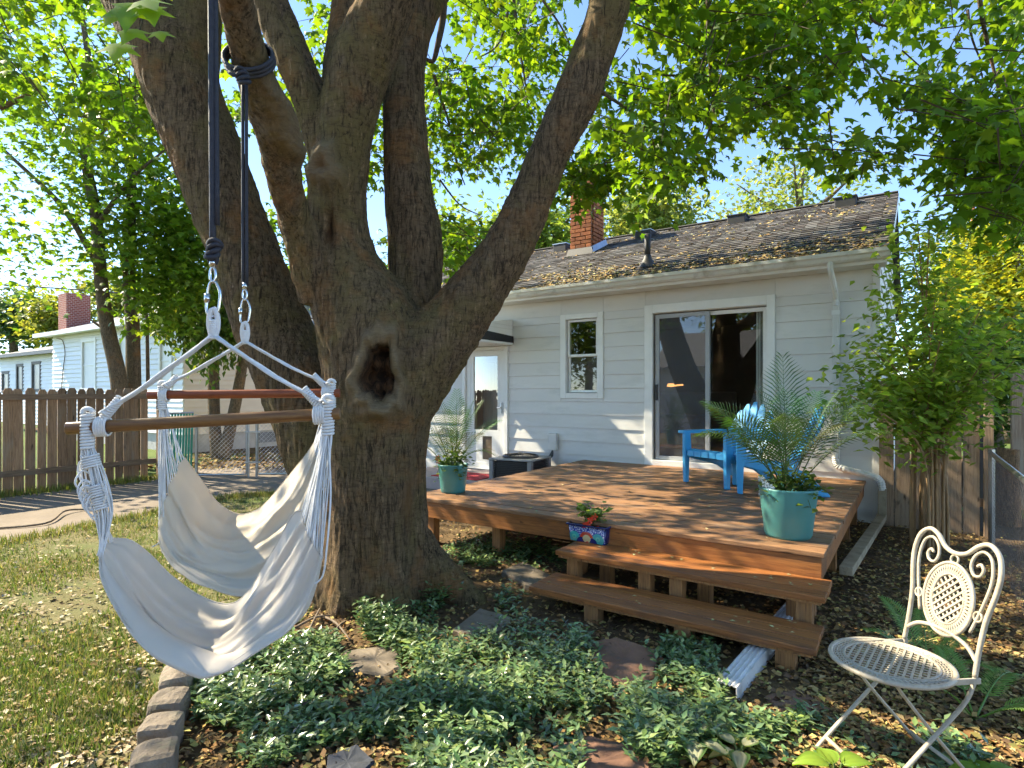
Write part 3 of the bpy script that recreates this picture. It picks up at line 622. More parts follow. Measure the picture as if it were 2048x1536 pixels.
bumpy = np.array([noise.noise(Vector((p[0]*3.2, p[1]*3.2, p[2]*1.6)))*.016+(abs(noise.noise(Vector((p[0]*17+.3*noise.noise(Vector(p)*3), p[1]*17, p[2]*3.2))))-.2)*.022+(abs(noise.noise(Vector((p[0]*33, p[1]*33, p[2]*7))))-.2)*.013 for p in co], np.float32)
low = np.clip(1-co[:, 2]/.9, 0, 1); ang = np.arctan2(co[:, 1], co[:, 0]); bumpy += low*.035*np.cos(ang*7+1.3)
amp = np.clip(1.25-.28*(co[:, 2]-1.2), .45, 1.0)
off = no*(bumpy*amp)[:, None]; wound = np.zeros((nv, 4), np.float32); wound[:, 3] = 1
def spot(u, v, Y, ru, rv, depth, lip, ymax):
    c = at(u, v, Y); dx = (wx[:, 0]-c.x)/(ru*Y/F); dz = (wx[:, 2]-c.z)/(rv*Y/F); front = (wx[:, 1] < ymax) & (no[:, 1] < .25)
    wob = .13*np.sin(np.arctan2(dz, dx)*3+.6)+.08*np.sin(np.arctan2(dz, dx)*5)+.04*np.sin(np.arctan2(dz, dx)*11)
    d = np.sqrt(dx*dx+dz*dz)*(1+wob); d[~front] = 99
    return d, c
d, c = spot(753, 746, 3.88, 30, 56, .2, .05, 4.25)
hole = 1-sstep(d, .72, 1.02); ring = np.exp(-((d-1.34)/.30)**2)
off[:, 1] += hole*(.13+.03*np.sin(wx[:, 2]*40)+.02*np.sin(wx[:, 0]*70)); off += no*(ring*.046*(1+.5*np.sin(wx[:, 2]*31)*np.sin(wx[:, 0]*37)))[:, None]
wound[:, 0] = np.maximum(wound[:, 0], np.clip(ring*1.0, 0, 1)); wound[:, 1] = np.maximum(wound[:, 1], 1-sstep(d, .88, 1.05))
c2 = at(752, 822, 3.88); dd = np.sqrt(((wx[:, 0]-c2.x)/.19)**2+((wx[:, 2]-c2.z)/.055)**2); dd[(wx[:, 1] > 4.25) | (no[:, 1] > .2)] = 9
off += no*(np.exp(-dd**2)*.05)[:, None]; wound[:, 0] = np.maximum(wound[:, 0], .6*np.exp(-dd**2))
d, c = spot(652, 336, 4.02, 30, 40, 0, 0, 4.4)
off += no*(.085*np.exp(-(d/1.05)**4)-.05*np.exp(-(d/.38)**2))[:, None]; wound[:, 0] = np.maximum(wound[:, 0], 1.0*np.exp(-(d/1.05)**4)); wound[:, 2] = np.maximum(wound[:, 2], .9*np.exp(-(d/.33)**2))
d, c = spot(657, 455, 4.0, 9, 42, 0, 0, 4.3); off += no*(-.06*np.exp(-d**2))[:, None]; wound[:, 1] = np.maximum(wound[:, 1], np.exp(-(d/.8)**2))
d, c = spot(808, 1010, 3.9, 9, 55, 0, 0, 4.2); wound[:, 2] = np.maximum(wound[:, 2], .8*np.exp(-d**2))
tme.vertices.foreach_set('co', (co+off).reshape(-1)); ca = tme.color_attributes.new('wound', 'FLOAT_COLOR', 'POINT'); ca.data.foreach_set('color', wound.reshape(-1))
tme.materials.clear(); tme.materials.append(M_bark); tme.polygons.foreach_set('use_smooth', [True]*len(tme.polygons)); tme.name = 'trunk'; tme.update()
link('trunk', tme, maple)

# sprays of leaves: (polygon in view, nearest, farthest, sprays, gap threshold); the crown goes on above and round the eye
SPR = []
def region(poly, y0, y1, n, thr, freq=5.0, seed=0):
    q = in_poly_pts(poly, n); Y = rng.uniform(y0, y1, n)
    for (u, v), y in zip(q, Y):
        g = noise.noise(Vector((u/1000*freq, v/1000*freq, seed)))+.55*noise.noise(Vector((u/1000*freq*2.7, v/1000*freq*2.7, seed+9)))
        if g > thr: SPR.append((at(u, v, y), 1.0))
RIGHT = [(1190, -60), (2120, -60), (2120, 430), (2030, 440), (1975, 370), (1930, 330), (1900, 230), (1850, 200), (1800, 250), (1770, 350), (1700, 318), (1640, 270), (1600, 290), (1545, 235), (1490, 275), (1470, 235), (1420, 265), (1400, 365), (1340, 360), (1300, 390), (1260, 330), (1210, 260), (1190, 150)]
region(RIGHT, 4.3, 7.2, 900, -.14, 5.5, 1)
region([(1140, 300), (1230, 290), (1235, 372), (1180, 385), (1140, 372)], 5.6, 6.6, 46, -9)
region([(1900, 190), (2100, 190), (2100, 470), (1990, 450), (1930, 390)], 4.0, 5.0, 70, -.3, 6, 3)
region([(840, -60), (1240, -60), (1190, 200), (1100, 330), (1010, 480), (930, 545), (885, 540), (850, 300)], 6.0, 9.5, 600, -.08, 6.5, 4)
region([(430, -60), (800, -60), (790, 560), (740, 540), (560, 520), (470, 260)], 6.0, 9.5, 440, -.08, 6.5, 6)
region([(-60, -60), (240, -60), (330, 250), (200, 300), (-60, 180)], 5.2, 7.5, 230, -.10, 5.5, 8)
n_view = len(SPR)
# leaf sprays added out of view towards the sun to shade the hammocks
for k in range(34):
    hc = Vector((-1.15, 2.3, .85))+sdir*R.uniform(6.2, 7.4)+Vector((R.gauss(0, .55), R.gauss(0, .75), R.gauss(0, .45))); SPR.append((hc, 1.2))
n_keep = len(SPR)
# the rest of the crown, above the picture and over the yard
k = 0
while k < 1050:
    r = 7.2*math.sqrt(R.random()); g = R.uniform(0, 2*PI); x, y = -1.0+r*math.cos(g), 4.3+r*math.sin(g)*1.05
    z = 4.6+R.random()**.8*(5.2*math.sqrt(max(0, 1-(r/7.6)**2))+.5)
    if noise.noise(Vector((x*.45, y*.45, z*.45+4)))+.5*noise.noise(Vector((x*1.3, y*1.3, z*1.3))) < -.10: continue
    k += 1
    if y > .3:
        u, v = uv_of((x, y, z))
        if -120 < u < 2170 and -40 < v: continue
    elif (x*x+y*y) < 9 and z < 4.2: continue
    SPR.append((Vector((x, y, z)), 1.15))
GAPS = [(Vector((4.1, 5.4, 1.9)), .85), (Vector((3.9, 5.6, .8)), .4), (hp(2.7, 2.3, DZ), .42), (hp(1.5, 1.0, DZ), .30), (hp(2.9, 3.3, DZ), .3), (hp(.6, 0, 2.0), .45), (hp(3.0, 0, 1.3), .3), (hp(4.6, 0, 1.3), .35), (Vector((-2.6, 3.0, 0)), .8), (Vector((-3.6, 5.2, 0)), 1.2), (Vector((-2.4, 6.8, 0)), .8),
        (Vector((.25, 2.55, 0)), .32), (Vector((-.6, 2.9, 0)), .3), (Vector((1.05, 2.6, 0)), .28), (Vector((1.95, 3.0, 0)), .25), (hp(1.4, -.4, 3.4), .9), (hp(3.2, -1.2, 3.7), .7), (hp(5.5, -1.5, 3.9), .7), (hp(.6, 4.2, .2), .22), (hp(4.8, 2.2, 0), .6)]
def sunny(c):  # crown thinned along the sun's rays so light patches land on these spots
    for g_, r_ in GAPS:
        d_ = Vector(c)-g_; t_ = d_.dot(sdir)
        if t_ > 0 and (d_-sdir*t_).length < r_+.25: return True
    return False
SPR = [q_ for i_, q_ in enumerate(SPR) if not (sunny(q_[0]) and R.random() < (.3 if i_ < n_view else (0 if i_ < n_keep else .92)))]
LP, LD, LN, LS = [], [], [], []; tw = MB()
for c, sc in SPR:
    out = Vector((c.x+1, c.y-4.3, 0)); out = out.normalized() if out.length > .1 else Vector((1, 0, 0))
    g = R.uniform(0, 2*PI); d = (out*.6+Vector((math.cos(g), math.sin(g), 0))*.8+Vector((0, 0, R.uniform(-.55, .1)))).normalized()
    ln = R.uniform(.4, .75)*sc; sd_ = d.cross(Vector((0, 0, 1))).normalized(); nl = R.randint(12, 19)
    if R.random() < .5: tw.tube([c-d*ln*.7, c+Vector((0, 0, -.02)), c+d*ln*.5+Vector((0, 0, -.06))], [.007, .005, .002], 3)
    for i in range(nl):
        t = R.uniform(-.55, .6); s_ = R.choice((-1, 1))
        p = c+d*t*ln+sd_*s_*R.uniform(.02, .22)+Vector((0, 0, R.gauss(-.03, .07)))
        LP.append(p); LD.append(d*R.uniform(.1, .8)+sd_*s_*R.uniform(.2, 1)+Vector((0, 0, R.uniform(-.75, .0)))); LN.append(Vector((R.gauss(0, .38), R.gauss(0, .38), 1))); LS.append(R.uniform(.06, .14))
LP = np.array(LP); LD = np.array(LD); LN = np.array(LN); LS = np.array(LS); nL = len(LP)
LC = pick([(.085, .165, .018), (.115, .205, .02), (.07, .145, .018), (.15, .235, .022), (.095, .185, .02)], nL, .2)
LP -= np.array(MO)
dist = np.linalg.norm(LP+np.array(MO)-np.array([0, 0, H]), axis=1); yy = LP[:, 1]+MO.y
uu = 1024+F*(LP[:, 0]+MO.x)/np.maximum(yy, .1); vv = HZ-F*(LP[:, 2]-H)/np.maximum(yy, .1)
vis = (yy > .5) & (uu > 10) & (uu < 2038) & (vv > 8) & (vv < 560); size = np.where(vis, LS/np.maximum(yy, .1), 0)
big = np.argsort(-size)[:260]; rest = np.ones(nL, bool); rest[big] = False
T_CURL = (np.array([(0, .36, .10), (.02, 0, 0), (.34, -.04, -.16), (.24, .20, .02), (.44, .54, -.26), (.17, .56, -.02), (.05, .92, -.34), (-.19, .52, .0), (-.50, .42, -.14), (-.22, .20, .05), (-.36, .04, -.02)]), T_MAPLE[1])
half_ = rest & (rng.random(nL) < .45); LC[half_] *= rng.uniform(.6, 1.15, (int(half_.sum()), 1))
for m_, tp_ in ((half_, T_CURL), (rest & ~half_, T_MAPLE)): link('crown', leafmesh('crown', LP[m_], LD[m_], LN[m_], LS[m_], tp_, LC[m_], M_leaf), maple, kind='stuff')
for v_ in range(len(tw.v)): tw.v[v_] = tuple(Vector(tw.v[v_])-MO)
M_twig = plain('maple_twig', (.09, .065, .045), (.06, .045, .03), 20, .85)
tw.build('twig', M_twig, maple, kind='stuff')
lm = [leafmesh('leaf', [(0, 0, 0)], [(0, 1, 0)], [(0, 0, 1)], [1.0], T_MAPLE, [c], M_leaf) for c in ((.075, .155, .018), (.10, .19, .02), (.13, .22, .022), (.16, .27, .03))]
def leafobj(p, d, nrm, s, me, parent):
    d = Vector(d).normalized(); x = d.cross(Vector(nrm)).normalized(); z = x.cross(d)
    o = link('leaf', me, parent); o.matrix_local = Matrix.Translation(p) @ Matrix((x, d, z)).transposed().to_4x4() @ Matrix.Scale(s, 4); return o
for i in big: leafobj(LP[i], LD[i], LN[i], LS[i], lm[i % 3], maple)
# the close bunch hanging at the upper left
for u, v, du, dv, s in ((262, 5, -12, 40, .11), (275, 58, -25, 18, .085), (243, 86, -14, 24, .09), (300, 10, 6, 34, .09), (238, 30, -26, 14, .07), (318, 62, 8, 22, .06), (285, 0, 20, 10, .10)):
    p = at(u, v, 2.35); q = at(u+du, v+dv, 2.28); leafobj(p-MO, q-p, (.15, -.75, .55), s*1.7, lm[3], maple)
for pts, r in (([(300, -60, 2.5), (290, 20, 2.4), (280, 60, 2.35)], .003), ([(280, -40, 2.5), (262, 0, 2.35)], .003)):
    MB().tube([at(*p)-MO for p in pts], r, 5).build('stem', M_twig, maple)
# visible branches among the leaves
BR_ = [([(1415, -40, 5), (1418, 60, 5.1), (1422, 160, 5.2), (1427, 225, 5.2), (1405, 300, 5.3)], .022), ([(1955, -40, 4.6), (1965, 40, 4.7), (1985, 130, 4.8), (2000, 190, 4.8)], .02), ([(1935, 20, 4.8), (1945, 80, 4.8), (1975, 150, 4.9)], .012),
       ([(1715, -30, 5.2), (1745, 40, 5.3), (1790, 55, 5.4)], .018), ([(1720, 110, 5.2), (1760, 150, 5.3), (1785, 215, 5.4)], .012), ([(888, -20, 5.0), (885, 40, 5.0), (874, 95, 5.0), (866, 122, 5.0), (852, 118, 4.97)], .035),
       ([(1025, -20, 6.2), (1035, 60, 6.3), (1045, 130, 6.4), (1052, 175, 6.4)], .02), ([(1018, 10, 6.2), (1005, 70, 6.3), (985, 100, 6.5), (950, 118, 6.6)], .016), ([(868, 150, 6.0), (885, 205, 6.2), (902, 260, 6.4), (912, 320, 6.6), (930, 370, 6.8)], .018),
       ([(1205, 185, 4.12), (1235, 205, 4.6), (1290, 240, 5.4), (1330, 250, 6)], .016), ([(1085, 0, 6.5), (1120, 50, 6.6), (1140, 90, 6.6)], .015), ([(0, 215, 7), (40, 198, 7), (75, 182, 7.1)], .04), ([(880, 360, 6.5), (920, 410, 7), (960, 430, 7)], .012)]
for pts, r in BR_: MB().tube(smooth([at(*p)-MO for p in pts], 5), [r*(1-.6*i/(5*(len(pts)-1))) for i in range(5*(len(pts)-1)+1)], 7).build('branch', M_bark2, maple, True)

# ------------------------------------------------------------------ fences on the left
FD = Vector((.567, .8237, 0)); FN = Vector((.8237, -.567, 0)); FP = Vector((-7.3, 8.4, 0))     # along the lot line, towards our yard, a point on it
FROT = math.atan2(FD.y, FD.x)
fence = thing('picket_fence', 'weathered brown dog-ear picket fence along the left side of the path', 'fence', FP, FROT)
pk = [(-.057, 0), (.057, 0), (.057, 1.50), (.032, 1.55), (-.032, 1.55), (-.057, 1.50)]
pkm = [MB().prism([(x*k, y) for x, y in pk], lambda p, s: (p[0], -.009+.018*s, p[1])).mesh('picket', M_fence) for k in (1, .94, 1.05)]
s = -4.2
while s < 2.0:
    link('picket', R.choice(pkm), fence, (s, .055*(1 if R.random() < .55 else 1.25), R.uniform(-.012, .012)), (R.gauss(0, .006), R.gauss(0, .008), R.gauss(0, .03)), (1, 1, 1+R.uniform(-.008, .008)))
    s += .1275+R.uniform(-.008, .010)
for z in (.27, 1.38): MB().box(-4.25, 2.05, -.025, .018, z, z+.085).build('rail', M_fence if False else wood('fence_rail_%d' % int(z*10), (.24, .16, .10), (.14, .09, .06), (.19, .15, .11), 'x', .8, .1, .5), fence)
for x in (-3.9, -1.6, 2.05): MB().box(x, x+.09, -.115, -.026, -.02, 1.42).build('post', M_fence, fence, bevel=.004)
fg = thing('fence_gate_post', 'green slatted panel fixed beside the end of the picket fence', 'fence panel', FP+FD*2.25, FROT)
for k in range(9): MB().bar((k*.05, 0, .05), (k*.05+.03, 0, 1.12), .035, .008, (0, 1, 0)).build('slat', M_green, fg)
mb = MB(); mb.tube([(-.03, 0, 0), (-.03, 0, 1.15)], .022, 8); mb.tube([(-.03, 0, 1.12), (.45, 0, 1.12)], .016, 8); mb.build('frame', M_metal, fg)
# chain-link double gate across the path
g0, g1 = onz(392, 957), onz(640, 953); gd = (g1-g0).normalized(); GL = (g1-g0).length
gate = thing('chain_link_gate', 'grey chain-link double gate closing the path beyond the hammocks', 'gate', g0, math.atan2(gd.y, gd.x))
GH = 1.08
for x in (0, GL*.45-.07, GL*.45+.07, GL*.96):
    MB().tube([(x, 0, 0), (x, 0, GH+.03)], .022, 8).build('post', M_metal, gate)
for x0, x1 in ((.03, GL*.45-.10), (GL*.45+.10, GL*.96-.03)):
    mb = MB(); mb.tube([(x0, 0, .06), (x1, 0, .06), (x1, 0, GH), (x0, 0, GH)], .018, 7, True); mb.build('gate_frame', M_metal, gate)
    mb = MB(); p = .075
    for sgn in (1, -1):
        t = -GH
        while t < (x1-x0)+GH:
            zs = [.07, GH-.02]; xa, xb = (t, t+GH-.09) if sgn > 0 else (t+GH-.09, t); za, zb = .07, GH-.02
            lo = max(0, min((-xa)/((xb-xa) or 1e-9), 1)) if xa < 0 or xa > x1-x0 else 0
            P0 = Vector((xa, 0, za)); P1 = Vector((xb, 0, zb)); Lx = x1-x0
            ts = [0, 1]
            for lim in (0, Lx):
                k = (lim-xa)/(xb-xa); ts.append(k)
            lo = max(0, min((0-xa)/(xb-xa), (Lx-xa)/(xb-xa))); hi = min(1, max((0-xa)/(xb-xa), (Lx-xa)/(xb-xa)))
            if hi-lo > .03:
                A = P0.lerp(P1, lo)+Vector((x0, .004*sgn, 0)); B = P0.lerp(P1, hi)+Vector((x0, .004*sgn, 0)); mb.tube([A, B], .0032 if sgn > 0 else .002, 3)
            t += p
    mb.build('wire_mesh', M_metal, gate, kind='stuff')
for z in (.25, .78): MB().box(GL*.45-.12, GL*.45+.12, -.03, .03, z, z+.03).build('latch', M_metal, gate, bevel=.006)

# ------------------------------------------------------------------ neighbouring houses on the left
NO = Vector((-7.95, 14.2, 0))
nh = thing('neighbour_house', 'white vinyl house with a hipped grey roof behind the picket fence', 'house', NO, HROT)
def lap_wall(parent, x0, x1, y, z0, z1, step, holes, mat, axis='x', sgn=1):
    mb = MB()
    w_ = MB().box(x0, x1, y-.1, y-.005, z0, z1) if axis == 'x' else MB().box(y+.005 if sgn < 0 else y-.1, y+.1 if sgn < 0 else y-.005, x0, x1, z0, z1)
    w_ = w_.build('wall', mat, parent); z = z0
    while z < z1-.02:
        zt = min(z+step, z1); rs = [(x0, x1, z, zt)]
        for h in holes: rs = minus(rs, h)
        for a0, a1, b0, b1 in rs:
            if a1-a0 < .02: continue
            f = lambda t: .004+.034*(zt-t)/step
            pts = [(a0, 0, b0), (a1, 0, b0), (a1, f(b0), b0), (a0, f(b0), b0), (a0, 0, b1-.001), (a1, 0, b1-.001), (a1, f(b1), b1-.001), (a0, f(b1), b1-.001)]
            pts = [(p, y+q, r) if axis == 'x' else (y+q*sgn, p, r) for p, q, r in pts]
            MB().add(pts, [(0, 1, 2, 3), (4, 7, 6, 5), (3, 2, 6, 7), (0, 3, 7, 4), (1, 5, 6, 2), (0, 4, 5, 1)]).build('siding_board', mat, w_)
        z = zt
    return w_
def n_at(u, base=NO):
    k = (u-1024)/F; return (k*base.y-base.x)/(AW.x-k*AW.y)
NW = []
for u0, u1 in ((193, 166), (262, 240)): NW.append((n_at(u0)-.0, n_at(u1), 1.55, 3.02))
NW.append((.55, 1.15, 1.55, 3.02))
lap_wall(nh, 0, 8.3, 0, .45, 3.28, .135, NW, M_nsiding)
lap_wall(nh, -7.5, 0, 0, .45, 3.28, .135, [], M_nshaded, 'y', -1)
mb = MB(); mb.box(.02, 8.28, -7.4, -.02, 0, .449); mb.build('foundation', M_found, nh)
for k in range(3): MB().box(-.004, .018, -2.6-k*1.9, -1.9-k*1.9, .12, .40).build('basement_window', M_pane_dark, nh)
for a0, a1, z0, z1 in NW:
    f = casing(nh, 'window', (a0-.05, a1+.05, z0-.05, z1+.06), (a0+.05, a1-.05, z0+.05, z1-.05), M_nsiding, .0, .05)
    for q0, q1 in ((z0+.05, (z0+z1)/2-.02), ((z0+z1)/2+.02, z1-.05)): MB().box(a0+.05, a1-.05, -.03, -.01, q0, q1).build('pane', M_pane_dark, f)
    MB().box(a0+.05, a1-.05, -.03, .02, (z0+z1)/2-.019, (z0+z1)/2+.019).build('meeting_rail', M_nsiding, f)
mb = MB(); ev = .35; x0, x1, y0, y1, ze, zr = -ev, 8.3+ev, ev, -7.5-ev, 3.32, 4.85
mb.add([(x0, y0, ze), (x1, y0, ze), (x1, y1, ze), (x0, y1, ze), (x0+3.6, (y0+y1)/2, zr), (x1-3.6, (y0+y1)/2, zr)], [(0, 1, 5, 4), (1, 2, 5), (2, 3, 4, 5), (3, 0, 4), (0, 3, 2, 1)])
nr = mb.build('roof', M_nroof, nh); mb = MB(); mb.box(x0-.02, x1+.02, y0, y0+.09, ze-.10, ze+.02); mb.build('gutter', M_nsiding, nr); MB().box(x0+.02, x1-.02, .03, y0-.003, ze-.06, ze-.01).build('soffit', M_soffit, nh)
cq = at(149, 620, 19.5); q = cq-NO; ca_, cb_ = q.dot(AW), q.dot(AN)
MB().box(ca_-.34, ca_+.34, cb_-.34, cb_+.34, 3.3, 4.72).build('chimney', M_nbrick, nr)
MB().tube(smooth([(7.9, .04, 3.2), (7.4, .05, 3.1), (7.2, .05, 2.7), (7.35, .05, 2.2), (7.5, .05, 1.5)], 6), .012, 5).build('vine', M_stick, nh)
N2 = NO+AW*8.42-AN*.6
n2 = thing('neighbour_wing', 'lower white building with dark eaves and narrow windows, left of the hipped house', 'house', N2, HROT)
W2 = [(n_at(u0, N2), n_at(u1, N2), z0, z1) for u0, u1, z0, z1 in ((82, 66, 1.55, 2.55), (47, 35, 1.55, 2.5), (19, 6, 1.5, 2.25))]
lap_wall(n2, .02, 7.5, 0, .3, 2.85, .135, W2, M_nsiding)
for a0, a1, z0, z1 in W2:
    f = casing(n2, 'window', (a0-.06, a1+.06, z0-.05, z1+.06), (a0+.05, a1-.05, z0+.05, z1-.05), plain('dark_window_trim', (.10, .09, .09), None, 4, .6), .0, .04)
    MB().box(a0+.05, a1-.05, -.03, .0, z0+.05, z1-.05).build('pane', M_nsiding if False else M_pane_dark, f)
mb = MB(); mb.add([(.02, .35, 2.9), (7.9, .35, 2.9), (7.9, -2.8, 3.75), (.02, -2.8, 3.75), (.02, .35, 2.84), (7.9, .35, 2.84), (7.9, -2.8, 2.84), (.02, -2.8, 2.84)], [(0, 1, 2, 3), (4, 7, 6, 5), (0, 4, 5, 1), (0, 3, 7, 4), (1, 5, 6, 2), (2, 6, 7, 3)])
nr2 = mb.build('roof', M_nroof, n2); MB().box(.03, 7.9, .352, .40, 2.80, 2.92).build('gutter', plain('dark_gutter', (.06, .055, .055), None, 4, .5), nr2)
# overhead cables
for i, (ps, lb) in enumerate(((((-60, 565, 15), (200, 583, 15.5), (420, 603, 16), (640, 640, 16.5)), 'lower black cable crossing in front of the hipped house'), (((110, 560, 21), (400, 568, 21), (640, 573, 21)), 'upper thin cable above the hipped house'))):
    tag(MB().tube(smooth([at(*p) for p in ps], 8), .018 if i == 0 else .013, 5).build('overhead_cable', M_black), lb, 'cable')

# ------------------------------------------------------------------ trees
GREENS = [(.07, .14, .018), (.10, .18, .02), (.13, .21, .022), (.06, .12, .018)]
def tree(name, label, base, stems, blobs, nleaf, ls, cols, tmpl=T_QUAD, group=None, mat=None, bark=None, droop=0, shell=.45, clump=.35, gap=-.2):
    base = Vector(base); t = thing(name, label, 'tree', base, 0, group)
    for pts, rs in stems:
        n_ = 4; q = smooth([Vector(p)-base for p in pts], n_); rr = [v_.x for v_ in smooth([Vector((r, 0, 0)) for r in rs], n_)]
        MB().tube(q, rr, 8).build('trunk' if pts is stems[0][0] else 'limb', bark or M_bark2, t, True)
    vol = np.array([b[1][0]*b[1][1]*b[1][2] for b in blobs])**.67; vol /= vol.sum(); P = []
    per = 14; nc_ = nleaf//per
    for (c, r), w in zip(blobs, vol):
        m_ = max(1, int(nc_*w*1.5)); d = unit(rng.normal(0, 1, (m_, 3))); rad = (shell+(1-shell)*rng.random(m_)**.6)[:, None]
        cc = np.array(c)+d*rad*np.array(r)
        kp = np.array([noise.noise(Vector(x)*(1.6/max(r)*2)) > gap for x in cc]); cc = cc[kp]
        pts = (cc[:, None, :]+rng.normal(0, clump, (len(cc), per, 3))).reshape(-1, 3); P.append(pts)
    P = np.vstack(P); P = P[P[:, 2] > .15]; n_ = len(P); th = rng.uniform(0, 6.28, n_)
    D = np.stack([np.cos(th), np.sin(th), rng.uniform(-.9, .2, n_)-droop], 1); N_2 = np.stack([rng.normal(0, .5, n_), rng.normal(0, .5, n_), np.ones(n_)], 1)
    link('crown', leafmesh('crown', P-np.array(base), D, N_2, rng.uniform(.7, 1.3, n_)*ls, tmpl, pick(cols, n_), mat or M_fleaf), t, kind='stuff'); return t
# two slim trees behind the picket fence
def gz(u, Y): p = at(u, HZ, Y); return Vector((p.x, p.y, 0))
tree('slim_tree', 'slim leaning tree behind the picket fence, left of the pair', gz(250, 10.9), [([gz(250, 10.9)]+[at(u, v, 10.9) for u, v in ((238, 765), (216, 660), (202, 560), (192, 430), (170, 300), (180, 150), (150, -50))], [.16, .14, .125, .11, .10, .08, .06, .03]), ([at(212, 660, 10.9), at(196, 650, 10.9), at(182, 640, 10.9)], [.03, .025, .015]),
     ([at(200, 540, 10.9), at(130, 420, 11), at(40, 330, 11), at(-60, 240, 11)], [.06, .05, .035, .02]), ([at(195, 450, 10.9), at(260, 360, 10.6), at(330, 300, 10.5)], [.05, .035, .015])],
     [(at(60, 330, 11), (2.0, 1.6, 1.5)), (at(200, 260, 11), (1.7, 1.6, 1.7)), (at(90, 500, 10.4), (1.3, 1.1, .55)), (at(40, 130, 11), (2.2, 1.6, 1.5)), (at(230, 80, 11), (2, 1.6, 1.6)), (at(320, 330, 10.6), (.9, 1.1, 1.4)), (at(20, 480, 10.0), (.8, .8, .9))], 7400, .13, [(.085, .165, .02), (.12, .21, .024), (.16, .25, .03), (.07, .14, .02)], T_MAPLE, 'trees behind the picket fence', M_leaf, None, .1, .15, .30, .04)
tree('slim_tree', 'straight slim tree behind the picket fence, right of the pair', gz(268, 11.3), [([gz(270, 11.3)]+[at(u, v, 11.3) for u, v in ((267, 765), (265, 650), (258, 560), (262, 420), (268, 250), (280, 60), (290, -100))], [.15, .135, .12, .11, .09, .07, .05, .03]), ([at(264, 690, 11.3), at(275, 600, 11.2), at(278, 540, 11.2)], [.03, .025, .015]),
     ([at(296, 770, 11.4), at(294, 650, 11.4), at(290, 560, 11.4)], [.035, .03, .02])],
     [(at(330, 560, 11.0), (1.0, .9, .9)), (at(290, 430, 11.2), (1.2, 1.2, 1.3)), (at(380, 480, 11.4), (.9, .9, 1.0))], 3600, .14, [(.075, .15, .02), (.10, .18, .02), (.13, .21, .03)], T_MAPLE, 'trees behind the picket fence', M_leaf, None, .2, .15, .26, -.3)
tree('twin_stem_tree', 'twin-stemmed evergreen with drooping foliage beyond the chain-link gate', gz(440, 13.0), [([gz(436, 13.0), at(430, 860, 13), at(427, 770, 13), at(428, 650, 13), at(425, 560, 13)], [.15, .13, .125, .10, .05]), ([gz(446, 13.0), at(462, 850, 13), at(480, 760, 13), at(492, 660, 13), at(495, 560, 13)], [.15, .13, .12, .10, .05])],
     [(at(410, 640, 12.6), (.75, .7, .85)), (at(360, 620, 12.5), (.8, .6, .8)), (at(450, 600, 12.8), (1.0, .8, 1.0)), (at(420, 700, 12.4), (.45, .4, .45)), (at(500, 640, 12.8), (.6, .6, .8))], 4200, .16, [(.05, .11, .02), (.07, .14, .025), (.12, .17, .04)], T_OVAL, None, None, None, .9, .1, .2, -.2)
# further trees seen over the roofs and between the stems
def far_tree(label, u, v, Y, rx, rz, nl, ls, cols, group='trees beyond the houses', gap=-.25, clump=.5, nm='far_tree', shell=.35):
    c = at(u, v, Y); b = Vector((c.x, c.y, 0)); rx, rz = rx*Y/F, rz*Y/F
    lim = [([b, Vector((c.x+.1, c.y, c.z*.5)), Vector((c.x, c.y, c.z)), Vector((c.x+.1*rx, c.y, c.z+.7*rz))], [.3, .22, .14, .04])]
    for k in range(5):
        g = k*2*PI/5+.4; lim.append(([Vector((c.x, c.y, c.z-.5*rz+.1*k)), Vector((c.x+.4*rx*math.cos(g), c.y+.4*rx*math.sin(g), c.z-.05*rz)), Vector((c.x+.8*rx*math.cos(g), c.y+.8*rx*math.sin(g), c.z+.4*rz))], [.11, .07, .02]))
    bl = [(c, (rx, rx, rz))]+[(c+Vector((R.uniform(-.6, .6)*rx, R.uniform(-.5, .5)*rx, R.uniform(-.5, .5)*rz)), (rx*.5, rx*.5, rz*.5)) for _ in range(4)]
    return tree(nm, label, b, lim, bl, nl, ls, cols, T_QUAD, group, None, None, .1, shell, clump, gap)
PALE = [(.17, .24, .08), (.20, .27, .10), (.13, .20, .06)]; YEL = [(.25, .29, .03), (.21, .27, .03), (.29, .32, .035), (.17, .24, .03)]; BLU = [(.05, .11, .05), (.06, .13, .05), (.08, .15, .05)]
far_tree('airy pale green tree rising behind the roof ridge', 1600, 400, 26, 150, 105, 3200, .26, PALE, gap=.02, clump=.55, shell=.3)
far_tree('rounded pale tree behind the roof, right of the chimney', 1285, 440, 24, 95, 62, 3000, .26, PALE)
far_tree('bushy tree behind the roof, left of the chimney', 1090, 470, 24, 95, 70, 2600, .26, [(.13, .22, .05), (.16, .25, .06)])
far_tree('bright green tree behind the roof beside the big trunk', 930, 500, 22, 110, 80, 2600, .24, [(.11, .2, .04), (.15, .24, .05)])
far_tree('bright yellow-green tree at the right edge beyond the fence', 2015, 590, 17, 135, 165, 11000, .17, YEL, None, -.5, .28, 'yellow_tree', .5)
far_tree('dark blue-green tree behind the yellow tree', 1905, 560, 24, 70, 120, 3200, .2, BLU+[(.1, .17, .04)], None, -.3, .4, 'dark_tree')
far_tree('dark leafy tree at the far left edge above the lower house', 25, 640, 30, 75, 55, 2400, .3, BLU+[(.07, .12, .05)])
far_tree('yellowish tree behind the neighbour chimney', 105, 640, 27, 50, 45, 1600, .28, [(.17, .23, .05), (.2, .25, .06)])
far_tree('green tree behind the hipped roof', 235, 600, 27, 80, 50, 2000, .28, [(.13, .2, .05), (.16, .22, .06)])
